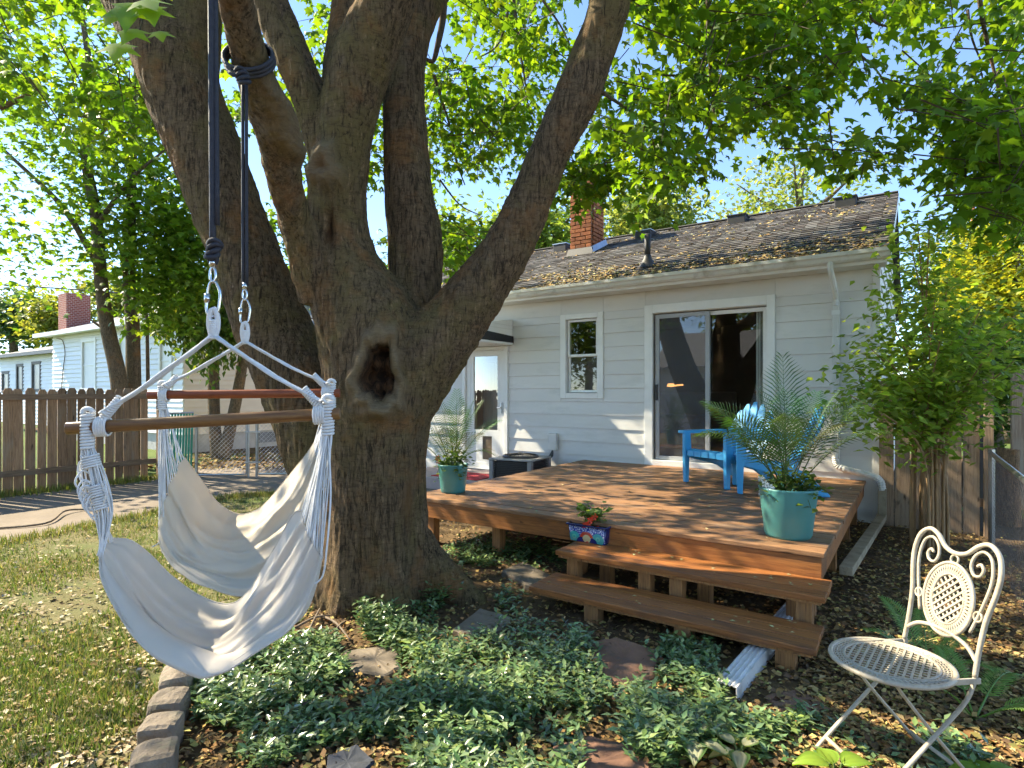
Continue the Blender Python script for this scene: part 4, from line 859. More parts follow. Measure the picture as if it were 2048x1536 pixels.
far_tree('leafy tree low behind the big stems', 590, 600, 20, 90, 75, 1800, .24, [(.10, .19, .03), (.14, .23, .04)])
far_tree('dark shrubby tree in the side yard past the grey boards', 1960, 760, 9.5, 110, 110, 4200, .12, [(.05, .10, .02), (.07, .13, .025), (.10, .16, .03)], None, -.5, .25, 'side_tree', .2)
# trees and a garage behind the eye, mirrored in the glass
for k, (x, y) in enumerate(((-14, -9), (-6, -14), (3, -13), (-19, -2))):
    c = Vector((x, y, 5)); tree('yard_tree', ('leafy tree behind the garage', 'leafy tree at the back of the yard, nearest the garage', 'leafy tree at the back of the yard, farthest from the garage', 'leafy tree on the left boundary behind the viewer')[k], (x, y, 0), [([Vector((x, y, 0)), Vector((x+.2, y, 3)), Vector((x, y, 6))], [.25, .2, .08])], [(c, (3.2, 3.2, 2.8)), (c+Vector((1.5, 1, -1)), (2, 2, 1.8))], 2600, .32, GREENS, T_QUAD, 'trees behind the viewer', None, None, .1, .3, .5)
gar = thing('garage', 'plain white garage with a grey gable roof behind the viewer', 'garage', (-9.5, -5.5, 0), HROT)
lap_wall(gar, -3, 3, 0, 0, 2.4, .2, [], M_nsiding) if False else MB().box(-3, 3, -5, 5*0, 0, 2.4).build('wall', M_nsiding, gar)
MB().prism([(.4, 2.35), (-2.5, 3.8), (-5.4, 2.35)], lambda p, s: (-3.3+6.6*s, p[0], p[1]+.02)).build('roof', M_nroof, gar)
MB().box(-2.2, .2, -.0, .03, .05, 2.1).build('garage_door', plain('garage_door_paint', (.6, .6, .58), None, 3, .5), gar)

# ------------------------------------------------------------------ right-hand boundary
rf = thing('board_fence', 'grey weathered board fence joining the right corner of the house', 'fence', hp(-.13, .07), PI+HROT)
for k in range(6):
    w_ = .15; MB().prism([(0, 0), (w_-.012, 0), (w_-.012, 1.62), (w_*.7, 1.66), (w_*.25, 1.66), (0, 1.62)], lambda p, s: (.0+k*w_+p[0], -.012+.02*s+.006*(k % 2), p[1]-.02)).build('board', M_fencegrey, rf)
for z in (.3, 1.3): MB().box(0, .92, .010, .045, z, z+.085).build('rail', M_fencegrey, rf)
MB().box(.92, 1.0, -.05, .04, -.02, 1.72).build('post', M_fencegrey, rf, bevel=.004)
gp_ = gz(1955, 6.35)
tag(MB().box(gp_.x-.075, gp_.x+.075, gp_.y-.06, gp_.y+.06, -.02, 1.75).build('gate_post', wood('dark_post', (.06, .05, .04), (.04, .033, .027), (.05, .05, .03), 'z', .9)), 'dark square post standing in the gap right of the grey boards', 'post')
cl = thing('chain_link_fence', 'low chain-link fence running towards the viewer at the right edge', 'fence', (4.5, 5.5, 0), math.atan2(AN.y, AN.x))
CL_L = 3.2
MB().tube([(-.1, 0, .92), (CL_L, 0, .92)], .021, 8).build('top_rail', M_metal, cl)
for x in (0, 2.4): MB().tube([(x, 0, 0), (x, 0, .96)], .026, 8).build('post', M_metal, cl)
mb = MB(); t = -.9
while t < CL_L:
    for s_ in (1, -1):
        xa, xb = (t, t+.86) if s_ > 0 else (t+.86, t)
        lo = max(0, min(-xa/(xb-xa), (CL_L-xa)/(xb-xa))); hi = min(1, max(-xa/(xb-xa), (CL_L-xa)/(xb-xa)))
        if hi-lo > .03:
            A = Vector((xa, .004*s_, .04)).lerp(Vector((xb, .004*s_, .90)), lo); B = Vector((xa, .004*s_, .04)).lerp(Vector((xb, .004*s_, .90)), hi); mb.tube([A, B], .0011, 3)
    t += .07
mb.build('wire_mesh', plain('rusty_wire', (.16, .12, .09), None, 9, .6), cl, kind='stuff')
b0_ = gz(2022, 7.4); bf = thing('wide_board_fence', 'weathered upright boards at the right edge behind the chain-link fence', 'fence', b0_, 0)
for k in range(4): MB().box(k*.17, k*.17+.155, -.012, .012, -.02, 1.80+R.uniform(-.01, .01)).build('board', M_fencegrey, bf, bevel=.004)
MB().box(0, .68, .014, .05, 1.2, 1.29).build('rail', M_fencegrey, bf)
tb = gz(2014, 6.6); stp = thing('trunk_foot', 'foot of a rough trunk behind the chain-link fence at the right edge', 'stump', tb)  # standing trunk, cut off above its sunlit part
mb = MB(); mb.tube(smooth([(0, 0, -.02), (.01, 0, .3), (.0, 0, .6), (.02, 0, .86)], 6), [.125-.0015*k for k in range(19)], 14); mb.build('trunk', barkmat('trunk_foot_bark', (.36, .22, .12), (.2, .12, .07), (.3, .2, .1), 1.5, .8), stp, True)
# utility pole far right
up_ = gz(1922, 24); pole = thing('utility_pole', 'distant wooden utility pole with a lamp arm behind the yellow tree', 'pole', up_)
MB().tube([(0, 0, 0), (0, 0, 7.2)], [.16, .13], 10).build('shaft', M_bark2, pole); MB().tube(smooth([(.2, 0, 6.2), (.4, 0, 8), (.55, 0, 9.3)], 5), .05, 6).build('lamp_arm', plain('rusty_arm', (.4, .15, .05), None, 5, .7), pole)
MB().lathe([(.0, .0), (.22, .02), (.18, .12), (0, .16)], 12, (.35, 0, 9.3), False).build('lamp_head', M_metal, pole)
# tall multi-stemmed shrub in front of the board fence
sb0 = onz(1868, 1098); shrub = thing('tall_shrub', 'tall multi-stemmed leafy shrub in front of the grey board fence', 'shrub', sb0)
tips = [(1780, 640), (1800, 560), (1820, 480), (1835, 440), (1850, 520), (1870, 600), (1735, 690), (1705, 735), (1700, 790), (1745, 800), (1880, 680), (1930, 700), (1990, 690), (2040, 660), (1900, 760), (1840, 760), (1960, 620), (1860, 430), (1750, 830), (1815, 700), (1920, 800), (2030, 720), (1985, 740), (1930, 640), (1775, 720), (2060, 600), (1895, 560)]
SP, SD = [], []
for i, (u, v) in enumerate(tips):
    st0 = sb0+Vector((R.uniform(-.16, .16), R.uniform(-.12, .12), -.02)); tip = at(u, v, R.uniform(4.7, 5.7)); mid = st0.lerp(tip, .5)+Vector((0, 0, .25)); mid.x = st0.x*.75+mid.x*.25; mid.y = st0.y*.75+mid.y*.25
    c_ = smooth([st0, mid, tip], 8); MB().tube([p-sb0 for p in c_], [.016*(1-.75*k/16) for k in range(17)], 6).build('stem', plain('shrub_stem', (.36, .22, .10), (.26, .155, .07), 8, .8) if i == 0 else bpy.data.materials['shrub_stem'], shrub, True)
    for k in range(7, 17):
        for _ in range(27 if k > 9 else 2):
            p = c_[k]+Vector((R.gauss(0, .17), R.gauss(0, .15), R.gauss(-.02, .12))); SP.append(p-sb0); g = R.uniform(0, 6.28); SD.append((math.cos(g), math.sin(g), R.uniform(-.8, .2)))
SP = np.array(SP); ns = len(SP)
link('foliage', leafmesh('foliage', SP, SD, np.stack([rng.normal(0, .4, ns), rng.normal(0, .4, ns), np.ones(ns)], 1), rng.uniform(.065, .115, ns), (T_OVAL[0]*np.array([1.25, 1, 1]), T_OVAL[1]), pick([(.15, .24, .045), (.19, .29, .05), (.12, .20, .035), (.24, .34, .07)], ns), M_shrub), shrub, kind='stuff')

# ------------------------------------------------------------------ hammock chairs
def dense(p, q, sag, n=10):
    p = Vector(p); q = Vector(q); return [p.lerp(q, i/n)+Vector((0, 0, -sag*math.sin(PI*i/n))) for i in range(n+1)]
def bundle(mb, pts, n, rad, r, twist=1.2, k=5):
    P_, fr = frames(pts); m_ = len(P_)
    for j in range(n):
        ph = 2*PI*j/n; out = []
        for i, (p, (t, a, b)) in enumerate(zip(P_, fr)):
            g = ph+twist*i/m_*2*PI; out.append(p+(a*math.cos(g)+b*math.sin(g))*rad)
        mb.tube(out, r, k)
def coil(mb, p, q, rad, r, turns, n=7):
    p = Vector(p); q = Vector(q); t = (q-p).normalized(); a = t.orthogonal().normalized(); b = t.cross(a); m_ = int(turns*10)
    mb.tube([p.lerp(q, i/m_)+(a*math.cos(2*PI*i/10)+b*math.sin(2*PI*i/10))*rad for i in range(m_+1)], r, n)
def fabricmat(name, c1, c2, tint):
    m, N, L, P = newmat(name); v = coords(N, L, (1, 1, 1), False)
    c = mixc(N, L, c1, c2, ramp(N, L, tex(N, L, v, 2.5, 5, .6), .35, .65)); c = mixc(N, L, c, tint, ramp(N, L, tex(N, L, v, 4.5, 4, .6), .60, .80))
    L.new(c, P.inputs['Base Color']); P.inputs['Roughness'].default_value = .95; P.inputs['Specular IOR Level'].default_value = .1
    P.inputs['Sheen Weight'].default_value = .2
    t = N.new('ShaderNodeBsdfTranslucent'); L.new(c, t.inputs[0]); mx = N.new('ShaderNodeMixShader'); mx.inputs[0].default_value = .22
    bump(N, L, P, tex(N, L, v, 260, 3, .7), .25, .002)
    L.new(P.outputs[0], mx.inputs[1]); L.new(t.outputs[0], mx.inputs[2]); L.new(mx.outputs[0], N['Material Output'].inputs[0]); return m
M_fab = fabricmat('cotton_canvas', (.70, .63, .55), (.64, .58, .51), (.66, .50, .36)); M_fab2 = fabricmat('cotton_canvas_cream', (.68, .59, .47), (.64, .56, .46), (.66, .50, .33))
def curve(px, y0, dy):
    n = len(px)-1; P_ = [at(u, v, y0+dy*math.sin(PI*i/n)) for i, (u, v) in enumerate(px)]; Q_ = smooth(P_, 12); m_ = len(Q_)-1
    def f(s): x = min(max(s, 0), 1)*m_; i = min(m_-1, int(x)); return Q_[i].lerp(Q_[i+1], x-i)
    return f
def hammock(label, bl, br, hook, Upx, Lpx, yu, yl, fab, barmat, seed, straps, tangle, guide):
    rr = random.Random(seed); Uc, Lc = curve(Upx, *yu), curve(Lpx, *yl); m_ = Lc(.5); root = Vector((m_.x, m_.y, 0)); t = thing('hammock_chair', label, 'hammock chair', root, 0, 'cotton hammock chairs hung from the maple'); S = lambda p: Vector(p)-root
    bl, br, hook = map(S, (bl, br, hook)); d = (br-bl).normalized()
    MB().tube([bl+(br-bl)*k/6 for k in range(7)], [.016]*7, 12, flat=1.45).build('spreader_bar', barmat, t, True, bevel=.003)
    e0, e1 = bl.lerp(br, straps[0]), bl.lerp(br, straps[1]); lb = hook+Vector((0, 0, -.10))
    for e in (e0, e1):
        pts = dense(lb, e+Vector((0, 0, .05)), .012, 12); mb = MB(); P_, fr = frames(pts)
        for j in range(5):
            mb.tube([p+f[1]*(j-2)*.0065+f[2]*.003*math.sin(i*.9+j*2) for i, (p, f) in enumerate(zip(P_, fr))], .0052, 6)
        mb.build('strap', M_strap, t, True)
        mb = MB(); dd = (e-lb).normalized(); coil(mb, e-dd*.08+Vector((0, 0, .05)), e+Vector((0, 0, .028)), .0135, .0045, 10, 6)
        for k in range(5): mb.tube([e+d*(k-2)*.0085+Vector((0, .023*math.cos(g), .033*math.sin(g))) for g in [2*PI*q/14 for q in range(14)]], .0048, 6, True)
        mb.tube([e+Vector((.005, -.025, .05)), e+Vector((.025, -.04, .055)), e+Vector((.035, -.03, .04))], .005, 6); mb.build('knot', M_cord, t, True)
    mb = MB(); lp = [hook+Vector((.016*math.sin(g), 0, -.055+.05*math.cos(g))) for g in [2*PI*q/18 for q in range(18)]]; mb.tube(lp, .0105, 8, True); coil(mb, hook+Vector((0, 0, -.045)), hook+Vector((0, 0, -.115)), .014, .0055, 9); mb.build('top_loop', M_cord, t, True)
    # cloth: a sling between its far rim and its near, lower edge, with long folds that run from corner to corner
    FO = [(.16, .10, .020, .45, .5), (.30, -.14, .030, .35, .45), (.44, .20, .026, .62, .42), (.74, -.10, .026, .5, .5), (.86, .12, .020, .38, .4), (.38, -.42, .024, .75, .28), (.55, .55, .026, .22, .26), (.22, .34, .018, .8, .25), (.68, -.5, .020, .3, .25)]
    FO = [(a+rr.uniform(-.04, .04), b, c*rr.uniform(1.2, 1.9), dd_, e_) for a, b, c, dd_, e_ in FO]
    def cloth(s, q):
        tt = min(q/.88, 1); k_ = max(0, (q-.88)/.12); e = math.sin(PI*min(1, max(0, s))); P_ = Uc(s).lerp(Lc(s), tt)
        sg = math.sin(PI*tt); P_.z -= .045*sg*e; P_.y -= .035*sg
        w = Vector((0, -.75, .55)); g = math.exp(-((tt-(.60+.14*(s-.5)))/.085)**2); h = .038*g*e
        h -= .020*math.exp(-((tt-(.72+.14*(s-.5)))/.05)**2)*e
        for t0, sl, am, sc_, sw in FO:
            x = (tt-t0-sl*(s-.5))/.045; h += am*math.exp(-abs(x)**1.5)*math.exp(-((s-sc_)/sw)**2)*(.5+.5*e)
        h += .007*math.sin(tt*26+seed)*(1-e)**1.5+.010*noise.noise(Vector((s*6, tt*5, seed)))+.004*noise.noise(Vector((s*22, tt*14, seed)))
        P_ += w*h; P_.z += .010*noise.noise(Vector((s*9, seed, 1)))*tt
        if k_: P_ += Vector((0, .16*k_*e, .03*math.sin(PI*k_)-.0*k_))
        return P_-root
    cl_ = MB().grid(110, 72, cloth).build('seat_cloth', fab, t, True, solid=.003)
    for q in (0.0, .86): MB().tube([cloth(i/70, q)+Vector((0, -.003 if q else 0, 0)) for i in range(71)], .0042, 6).build('hem', fab, cl_, True)
    for side, (e, s0, bend) in enumerate(((bl.lerp(br, .075), 0.0, tangle[0]), (bl.lerp(br, .955), 1.0, tangle[1]))):
        mb = MB(); coil(mb, e+Vector((0, 0, .052)), e+Vector((0, 0, -.075)), .0185, .0058, 11, 6)
        mb.tube([e+Vector((.0185*math.cos(g), 0, .052+.016*math.sin(g))) for g in [PI*q/8 for q in range(9)]], .009, 7); mb.build('wrap', M_cord, t, True)
        top_ = e+Vector((0, 0, -.07)); gd = S(guide[side]) if guide[side] is not None else None; mb = MB()
        for j in range(26):
            q = .88*(j+.5)/26; tgt = cloth(s0, q); o_ = Vector((rr.gauss(0, .010), rr.gauss(0, .010), 0)); ph = rr.uniform(0, 6)
            ctl = [top_+o_*.8]+([top_.lerp(gd, .5)+o_*1.3+Vector((.010*math.sin(ph), .010*math.cos(ph), 0)), gd+o_*1.2] if gd is not None else [top_.lerp(tgt, .3)+o_*.9, top_.lerp(tgt, .65)+o_*.5])+[tgt+Vector((rr.gauss(0, .002), 0, 0))]
            mb.tube(smooth(ctl, 6), .0030, 5)
        mb.build('cord', M_cord, t, True, kind='stuff')
        if bend:
            mb = MB()
            for k in range(3):
                f = (.20, .62, .80)[k]; p = top_.lerp(gd, f); coil(mb, p+Vector((-.004, 0, .022)), p+Vector((.006, 0, -.026)), .026-.002*k, .0042, 5.4, 6)
            for k in range(11):
                p = top_.lerp(gd, rr.uniform(.25, .85)); sd_ = rr.choice((-1, -1, 1)); w_ = rr.uniform(.025, .055)
                mb.tube(smooth([p, p+Vector((sd_*w_*.7, rr.uniform(-.03, 0), .03)), p+Vector((sd_*w_, rr.uniform(-.04, 0), -.012)), p+Vector((sd_*w_*.5, -.01, -.06)), p+Vector((0, 0, -.05))], 5), .0034, 6)
            mb.build('tangled_cord', M_cord, t, True)
        else:
            mb = MB(); p = cloth(s0, .8); mb.tube(smooth([top_, top_.lerp(p, .5)+Vector((.03, -.02, .0)), p+Vector((.03, -.02, .03)), p+Vector((.015, -.02, -.07)), p+Vector((-.02, -.03, -.10))], 6), .0034, 6); mb.build('loose_cord', M_cord, t, True)
    return t
hammock('cotton hammock chair hanging nearest the viewer on a brown spreader bar', at(133, 857, 2.12), at(680, 827, 2.18), at(427, 615, 2.17),
        [(226, 1078), (262, 1082), (300, 1110), (340, 1150), (389, 1186), (436, 1206), (470, 1206), (500, 1180), (530, 1130), (560, 1078), (586, 1032), (604, 1022)],
        [(204, 1122), (206, 1160), (232, 1216), (274, 1280), (322, 1322), (385, 1350), (425, 1352), (478, 1326), (538, 1292), (586, 1256), (620, 1196), (646, 1116)], (2.18, .27), (2.10, -.16), M_fab, M_bar_a, 2, (.13, .925), (True, False), (at(208, 1032, 2.13), None))
hammock('cotton hammock chair hanging behind the first on a red-brown bar', at(296, 790, 3.02), at(680, 786, 3.05), at(490, 643, 3.03),
        [(368, 915), (402, 960), (436, 1006), (477, 1028), (517, 1018), (557, 978), (598, 926), (628, 884)],
        [(316, 1064), (324, 1106), (352, 1140), (398, 1170), (458, 1190), (540, 1180), (610, 1100), (648, 950)], (3.03, .28), (2.98, -.20), M_fab2, M_bar_b, 5, (.085, .93), (False, False), (None, None))
def hanger(label, hook, top, knot_v, Y, twin):
    t = thing('hanging_rope', label, 'rope', hook, 0, 'ropes holding the hammock chairs'); Q = lambda p: Vector(p)-Vector(hook)
    mb = MB(); cz = Vector((0, 0, .0))
    c_ = [Vector((.024, 0, .01)), Vector((.026, 0, .05)), Vector((.012, 0, .085)), Vector((-.006, 0, .09)), Vector((-.018, 0, .06)), Vector((-.024, 0, .0)), Vector((-.018, 0, -.03)), Vector((.0, 0, -.04)), Vector((.018, 0, -.025))]
    mb.tube(smooth(c_+[c_[0]], 4)[:-1], .0055, 7, True); mb.lathe([(.010, .012), (.010, .045)], 10, (-.022, 0, 0)); mb.build('carabiner', M_steel, t, True)
    mb = MB(); mb.tube([Vector((.010*math.cos(g), 0, .115+.028*math.sin(g))) for g in [2*PI*k/12 for k in range(12)]], .006, 6, True); mb.lathe([(.013, .145), (.013, .175)], 10); mb.build('swivel', M_steel, t, True)
    tp = Q(top); mb = MB()
    for s_ in ((-1, 1) if twin else (0,)):
        o_ = Vector((s_*.0095, 0, 0)); mb.tube(dense(Vector((0, 0, .16))+o_, tp+o_, 0, 10), .0085 if twin else .012, 7)
    if not twin: mb.tube(dense(Vector((.014, .004, .30)), tp+Vector((.012, .01, 0)), 0, 10), .009, 7)
    mb.build('rope', M_blackrope, t, True)
    return t, Q
t, Q = hanger('thick black rope holding the nearer hammock chair', at(426, 612, 2.17), at(420, -290, 2.21), 0, 2.17, False)
mb = MB(); kz = Q(at(424, 495, 2.17))
for k in range(4): mb.tube([kz+Vector((.020*math.cos(g)+.004*k, .018*math.sin(g), .014*k-.03+.012*math.sin(g+k))) for g in [2*PI*q/12 for q in range(12)]], .010, 6, True)
for s_ in (-1, 1): mb.tube(smooth([kz+Vector((0, 0, -.03)), Vector((s_*.016, 0, .235)), Vector((s_*.012, 0, .17)), Vector((0, 0, .15))], 5), .009, 6)
mb.build('knot', M_blackrope, t, True)
cl_ = at(420, -290, 2.21); mb = MB()
for k in range(3): mb.tube([Q(cl_)+Vector((.09*math.cos(g)*1.05, -.04+.022*k+.05*math.sin(g), .09*math.sin(g)+.05)) for g in [2*PI*q/18 for q in range(18)]], .011, 6, True)
mb.build('branch_wrap', M_blackrope, t, True)
t, Q = hanger('doubled black rope holding the farther hammock chair, tied round a limb', at(490, 634, 3.03), at(489, 160, 3.0), 0, 3.03, True)
mb = MB(); cw = at(498, 118, 3.07); ax = (at(474, 0, 2.85)-at(545, 250, 3.45)).normalized(); a_ = ax.cross(Vector((0, 1, 0))).normalized(); b_ = ax.cross(a_)
for k in range(3): mb.tube([Q(cw)+ax*(k*.02-.02)+a_*.122*math.cos(g)+b_*.122*math.sin(g)-Vector((0, 0, .05*math.cos(g)*0)) for g in [2*PI*q/24 for q in range(24)]], .011, 6, True)
mb.build('branch_wrap', M_blackrope, t, True)
mb = MB(); kz = Q(at(489, 152, 2.93))
for k in range(4): mb.tube([kz+Vector((.024*math.cos(g)-.006*k, .02*math.sin(g), .016*k-.03+.012*math.sin(g+k))) for g in [2*PI*q/12 for q in range(12)]], .011, 6, True)
mb.tube([kz, kz+Vector((-.05, -.02, -.005)), kz+Vector((-.07, -.02, .01))], .010, 6); mb.build('knot', M_blackrope, t, True)

# ------------------------------------------------------------------ pots, palms and fillers on the deck
def pot(label, p, rt, rb, h):
    t = thing('flower_pot', label, 'pot', p, 0, 'teal flower pots on the deck')
    MB().lathe([(0, 0), (rb*.93, 0), (rb, .02), (rt*.985, h*.9), (rt, h*.96), (rt*1.015, h), (rt*.95, h), (rt*.93, h*.8), (0, h*.8)], 36, (0, 0, 0), False).build('pot_body', M_potteal, t, True)
    MB().lathe([(0, h*.83), (rt*.6, h*.845), (rt*.935, h*.82)], 24, (0, 0, 0), False).build('soil', M_soil, t, True); return t
def frond(mb, base, d, ln, curve, nleaf, ll, spread=.9, droop=.35, roll=0.0, lw=.0062):
    d = Vector(d).normalized(); pts = []; p = Vector(base); v = d.copy()
    for i in range(15):
        pts.append(p.copy()); p = p+v*ln/14; v = (v+Vector((0, 0, -curve/14*(i/8)))).normalized()
    mb.tube(pts, [.0055*(1-.8*i/14) for i in range(15)], 5)
    P_, fr = frames(pts); sdir_ = d.cross(Vector((0, 0, 1)))
    sdir_ = sdir_.normalized() if sdir_.length > .05 else Vector((1, 0, 0))
    sdir_ = Matrix.Rotation(roll, 3, d) @ sdir_
    for k in range(nleaf):
        f = .32+.68*k/(nleaf-1); x = f*14; i = min(13, int(x)); q = pts[i].lerp(pts[i+1], x-i); tg = fr[i][0]; s_ = (sdir_-tg*sdir_.dot(tg)).normalized(); nn = s_.cross(tg)
        L_ = ll*(.55+.45*math.sin(PI*min(1, (f-.28)/.72*.9+.1)))*(1-.45*max(0, f-.75)/.25)
        for sg in (-1, 1):
            dirv = (s_*sg*spread+tg*(.55+.5*f)+nn*.15).normalized(); m1 = q+dirv*L_*.5; tip = q+dirv*L_+Vector((0, 0, -droop*L_)); wv = (tg*.8-dirv*.2).normalized()*lw; m1 = m1+Vector((0, 0, -.1*droop*L_))
            mb.add([q-wv*.35, q+wv*.35, m1+wv, m1-wv, tip], [(0, 1, 2, 3), (3, 2, 4)])
def palm(label, p, h, specs, ll, col):
    t = thing('palm', label, 'palm', p, 0, 'feathery palms in the teal pots')
    for i, (az, el, ln, cv, roll) in enumerate(specs):
        az, el = math.radians(az), math.radians(el); mb = MB(); d = (math.cos(az)*math.cos(el), math.sin(az)*math.cos(el), math.sin(el)); frond(mb, (R.uniform(-.05, .05), R.uniform(-.05, .05), -.04), d, ln, cv, 22, ll, R.uniform(.75, 1.0), R.uniform(.15, .5), roll, ll*.0185)
        me = mb.mesh('frond', M_palm); flatcol(me, [x*R.uniform(.65, 1.3) for x in col]); link('frond', me, t)
    return t
def filler(label, p, r, n, cols, size=.05, hang=0, flowers=None, nm='trailing_plant'):
    t = thing(nm, label, 'plant', p); P_ = []; D_ = []
    mb = MB()
    for i in range(n//9):
        g = R.uniform(0, 6.28); o = r*R.uniform(.5, 1.35); tip = Vector((o*math.cos(g), o*math.sin(g), R.uniform(.02, .16)-(hang*R.random() if o > r else 0))); b_ = Vector((.4*tip.x, .4*tip.y, -.02)); mid = b_.lerp(tip, .6)+Vector((0, 0, .06)); c_ = smooth([b_, mid, tip], 4); mb.tube(c_, .0022, 3)
        for k in range(9):
            q = c_[min(8, 2+k)] if 2+k < 9 else c_[-1]; P_.append(q+Vector((R.gauss(0, .022), R.gauss(0, .022), R.gauss(.005, .018)))); a_ = R.uniform(0, 6.28); D_.append((math.cos(a_), math.sin(a_), R.uniform(-.4, .5)))
    st_ = mb.mesh('stem', M_palm); flatcol(st_, (.06, .10, .02)); link('stem', st_, t, kind='stuff')
    P_ = np.array(P_); m_ = len(P_); link('foliage', leafmesh('foliage', P_, D_, np.stack([rng.normal(0, .5, m_), rng.normal(0, .5, m_), np.ones(m_)], 1), rng.uniform(.7, 1.3, m_)*size, (T_OVAL[0]*np.array([1.5, 1, 1]), T_OVAL[1]), pick(cols, m_), M_fleaf), t, kind='stuff')
    for i in range(flowers[0] if flowers else 0):
        g = R.uniform(2.4, 5.2) if flowers[2] is None else flowers[2][i]; q = Vector((r*1.05*math.cos(g), r*1.05*math.sin(g), R.uniform(-.02, .1))); mb = MB()
        for k in range(5): a_ = k*2*PI/5; mb.add([q, q+Vector((.022*math.cos(a_-.5), -.004, .022*math.sin(a_-.5))), q+Vector((.03*math.cos(a_), -.012, .03*math.sin(a_))), q+Vector((.022*math.cos(a_+.5), -.004, .022*math.sin(a_+.5)))], [(0, 1, 2, 3)])
        mb.build('flower', flowers[1], t)
    return t
pr_ = onz(1576, 1072, DZ); pr_ = Vector((pr_.x, pr_.y, DZ+.001)); pl_ = onz(906, 984, DZ); pl_ = Vector((pl_.x, pl_.y, DZ+.001))
pot('large teal pot near the front right corner of the deck', pr_, .192, .155, .345); pot('teal pot at the front left corner of the deck beside the trunk', pl_, .152, .125, .285)
palm('tall palm in the right-hand teal pot, in front of the blue chairs', pr_+Vector((0, 0, .33)), .9, [(80, 84, .98, .25, 0.0), (20, 60, .82, 1.2, .4), (35, 64, .88, 1.1, .2), (150, 62, .85, 1.3, -.3), (175, 62, .80, 1.3, .2), (200, 62, .72, 1.3, .5), (250, 68, .66, 1.2, 0), (300, 62, .66, 1.3, .3), (335, 55, .74, 1.5, -.2), (110, 72, .80, .9, .4), (0, 70, .80, .9, -.4), (185, 52, .80, 1.6, 0), (220, 75, .6, .8, .6), (60, 66, .85, 1.0, .2), (130, 58, .9, 1.3, -.4), (15, 60, .9, 1.3, .1), (95, 80, .85, .5, .8)], .27, (.055, .115, .03))
palm('bushy palm in the left-hand teal pot near the trunk', pl_+Vector((0, 0, .27)), .7, [(90, 84, .80, .5, .2), (30, 68, .78, 1.0, 0), (10, 58, .70, 1.3, .3), (150, 66, .74, 1.1, -.2), (80, 72, .76, .8, .6), (200, 78, .72, .7, 1.0), (330, 74, .74, .8, .7), (180, 50, .58, 1.8, .1), (215, 62, .55, 1.4, .4), (270, 66, .52, 1.3, 0), (320, 58, .58, 1.5, -.3), (60, 70, .66, 1.0, .5), (120, 75, .62, .9, .1), (345, 40, .55, 1.8, 0)], .19, (.09, .17, .03))
filler('low dark trailing plant with white flowers round the right-hand palm', pr_+Vector((0, 0, .31)), .17, 330, [(.05, .10, .02), (.07, .13, .025), (.09, .15, .03)], .05, .12, (4, M_white, (3.0, 3.3, 2.9, 3.6)))
filler('trailing plant with an orange flower spilling from the left-hand pot', pl_+Vector((0, 0, .26)), .145, 270, [(.06, .12, .02), (.09, .16, .03)], .05, .16, (2, plain('orange_petals', (.8, .25, .10), None, 9, .6), (3.3, 3.0)))

# ------------------------------------------------------------------ painted planter on the upper step
def talavera():
    m, N, L, P = newmat('painted_ceramic'); tc = N.new('ShaderNodeTexCoord'); sx = N.new('ShaderNodeSeparateXYZ'); L.new(tc.outputs['Object'], sx.inputs[0])
    X, Z = sx.outputs[0], sx.outputs[2]
    def mth(op, a, b=None, clamp=False):
        n = N.new('ShaderNodeMath'); n.operation = op; n.use_clamp = clamp
        for i, q in enumerate((a, b)):
            if q is None: continue
            if isinstance(q, bpy.types.NodeSocket): L.new(q, n.inputs[i])
            else: n.inputs[i].default_value = q
        return n.outputs[0]
    def disc(cx, cz, r0, r1, sx_=1.0):
        dx = mth('MULTIPLY', mth('SUBTRACT', X, cx), sx_); dz = mth('SUBTRACT', Z, cz); d = mth('SQRT', mth('ADD', mth('MULTIPLY', dx, dx), mth('MULTIPLY', dz, dz)))
        return mth('MULTIPLY', mth('LESS_THAN', d, r1), mth('GREATER_THAN', d, r0))
    vo = N.new('ShaderNodeTexVoronoi'); vo.inputs['Scale'].default_value = 85; vo.feature = 'DISTANCE_TO_EDGE'; L.new(tc.outputs['Object'], vo.inputs['Vector'])
    lace = mth('GREATER_THAN', vo.outputs[0], .16)
    c = mixc(N, L, (.035, .06, .30), (.72, .74, .80), lace)
    c = mixc(N, L, c, (.03, .06, .28), mth('LESS_THAN', Z, .012))
    for cx in (-.095, .085): c = mixc(N, L, c, (.05, .36, .38), disc(cx, .03, 0, .042)); c = mixc(N, L, c, (.12, .5, .35), disc(cx, .034, .008, .016))
    for cx in (-.042, .042): c = mixc(N, L, c, (.015, .025, .16), disc(cx, .0, 0, .036))
    c = mixc(N, L, c, (.62, .55, .30), disc(0, .03, 0, .03)); c = mixc(N, L, c, (.48, .06, .03), mth('MULTIPLY', disc(0, .026, .03, .052), mth('GREATER_THAN', Z, .036)))
    c = mixc(N, L, c, (.55, .10, .09), disc(0.005, .0, 0, .012))
    edge = mth('GREATER_THAN', mth('ABSOLUTE', X), .134); c = mixc(N, L, c, (.012, .018, .10), edge)
    L.new(c, P.inputs['Base Color']); P.inputs['Roughness'].default_value = .15; P.inputs['Coat Weight'].default_value = .4; return m
pc = onz(1182, 1082, .32); pc.z = .321
plt = thing('planter', 'small blue painted ceramic planter on the upper step', 'planter', pc, -TH); plt.scale = (1.14, 1.14, 1.14)
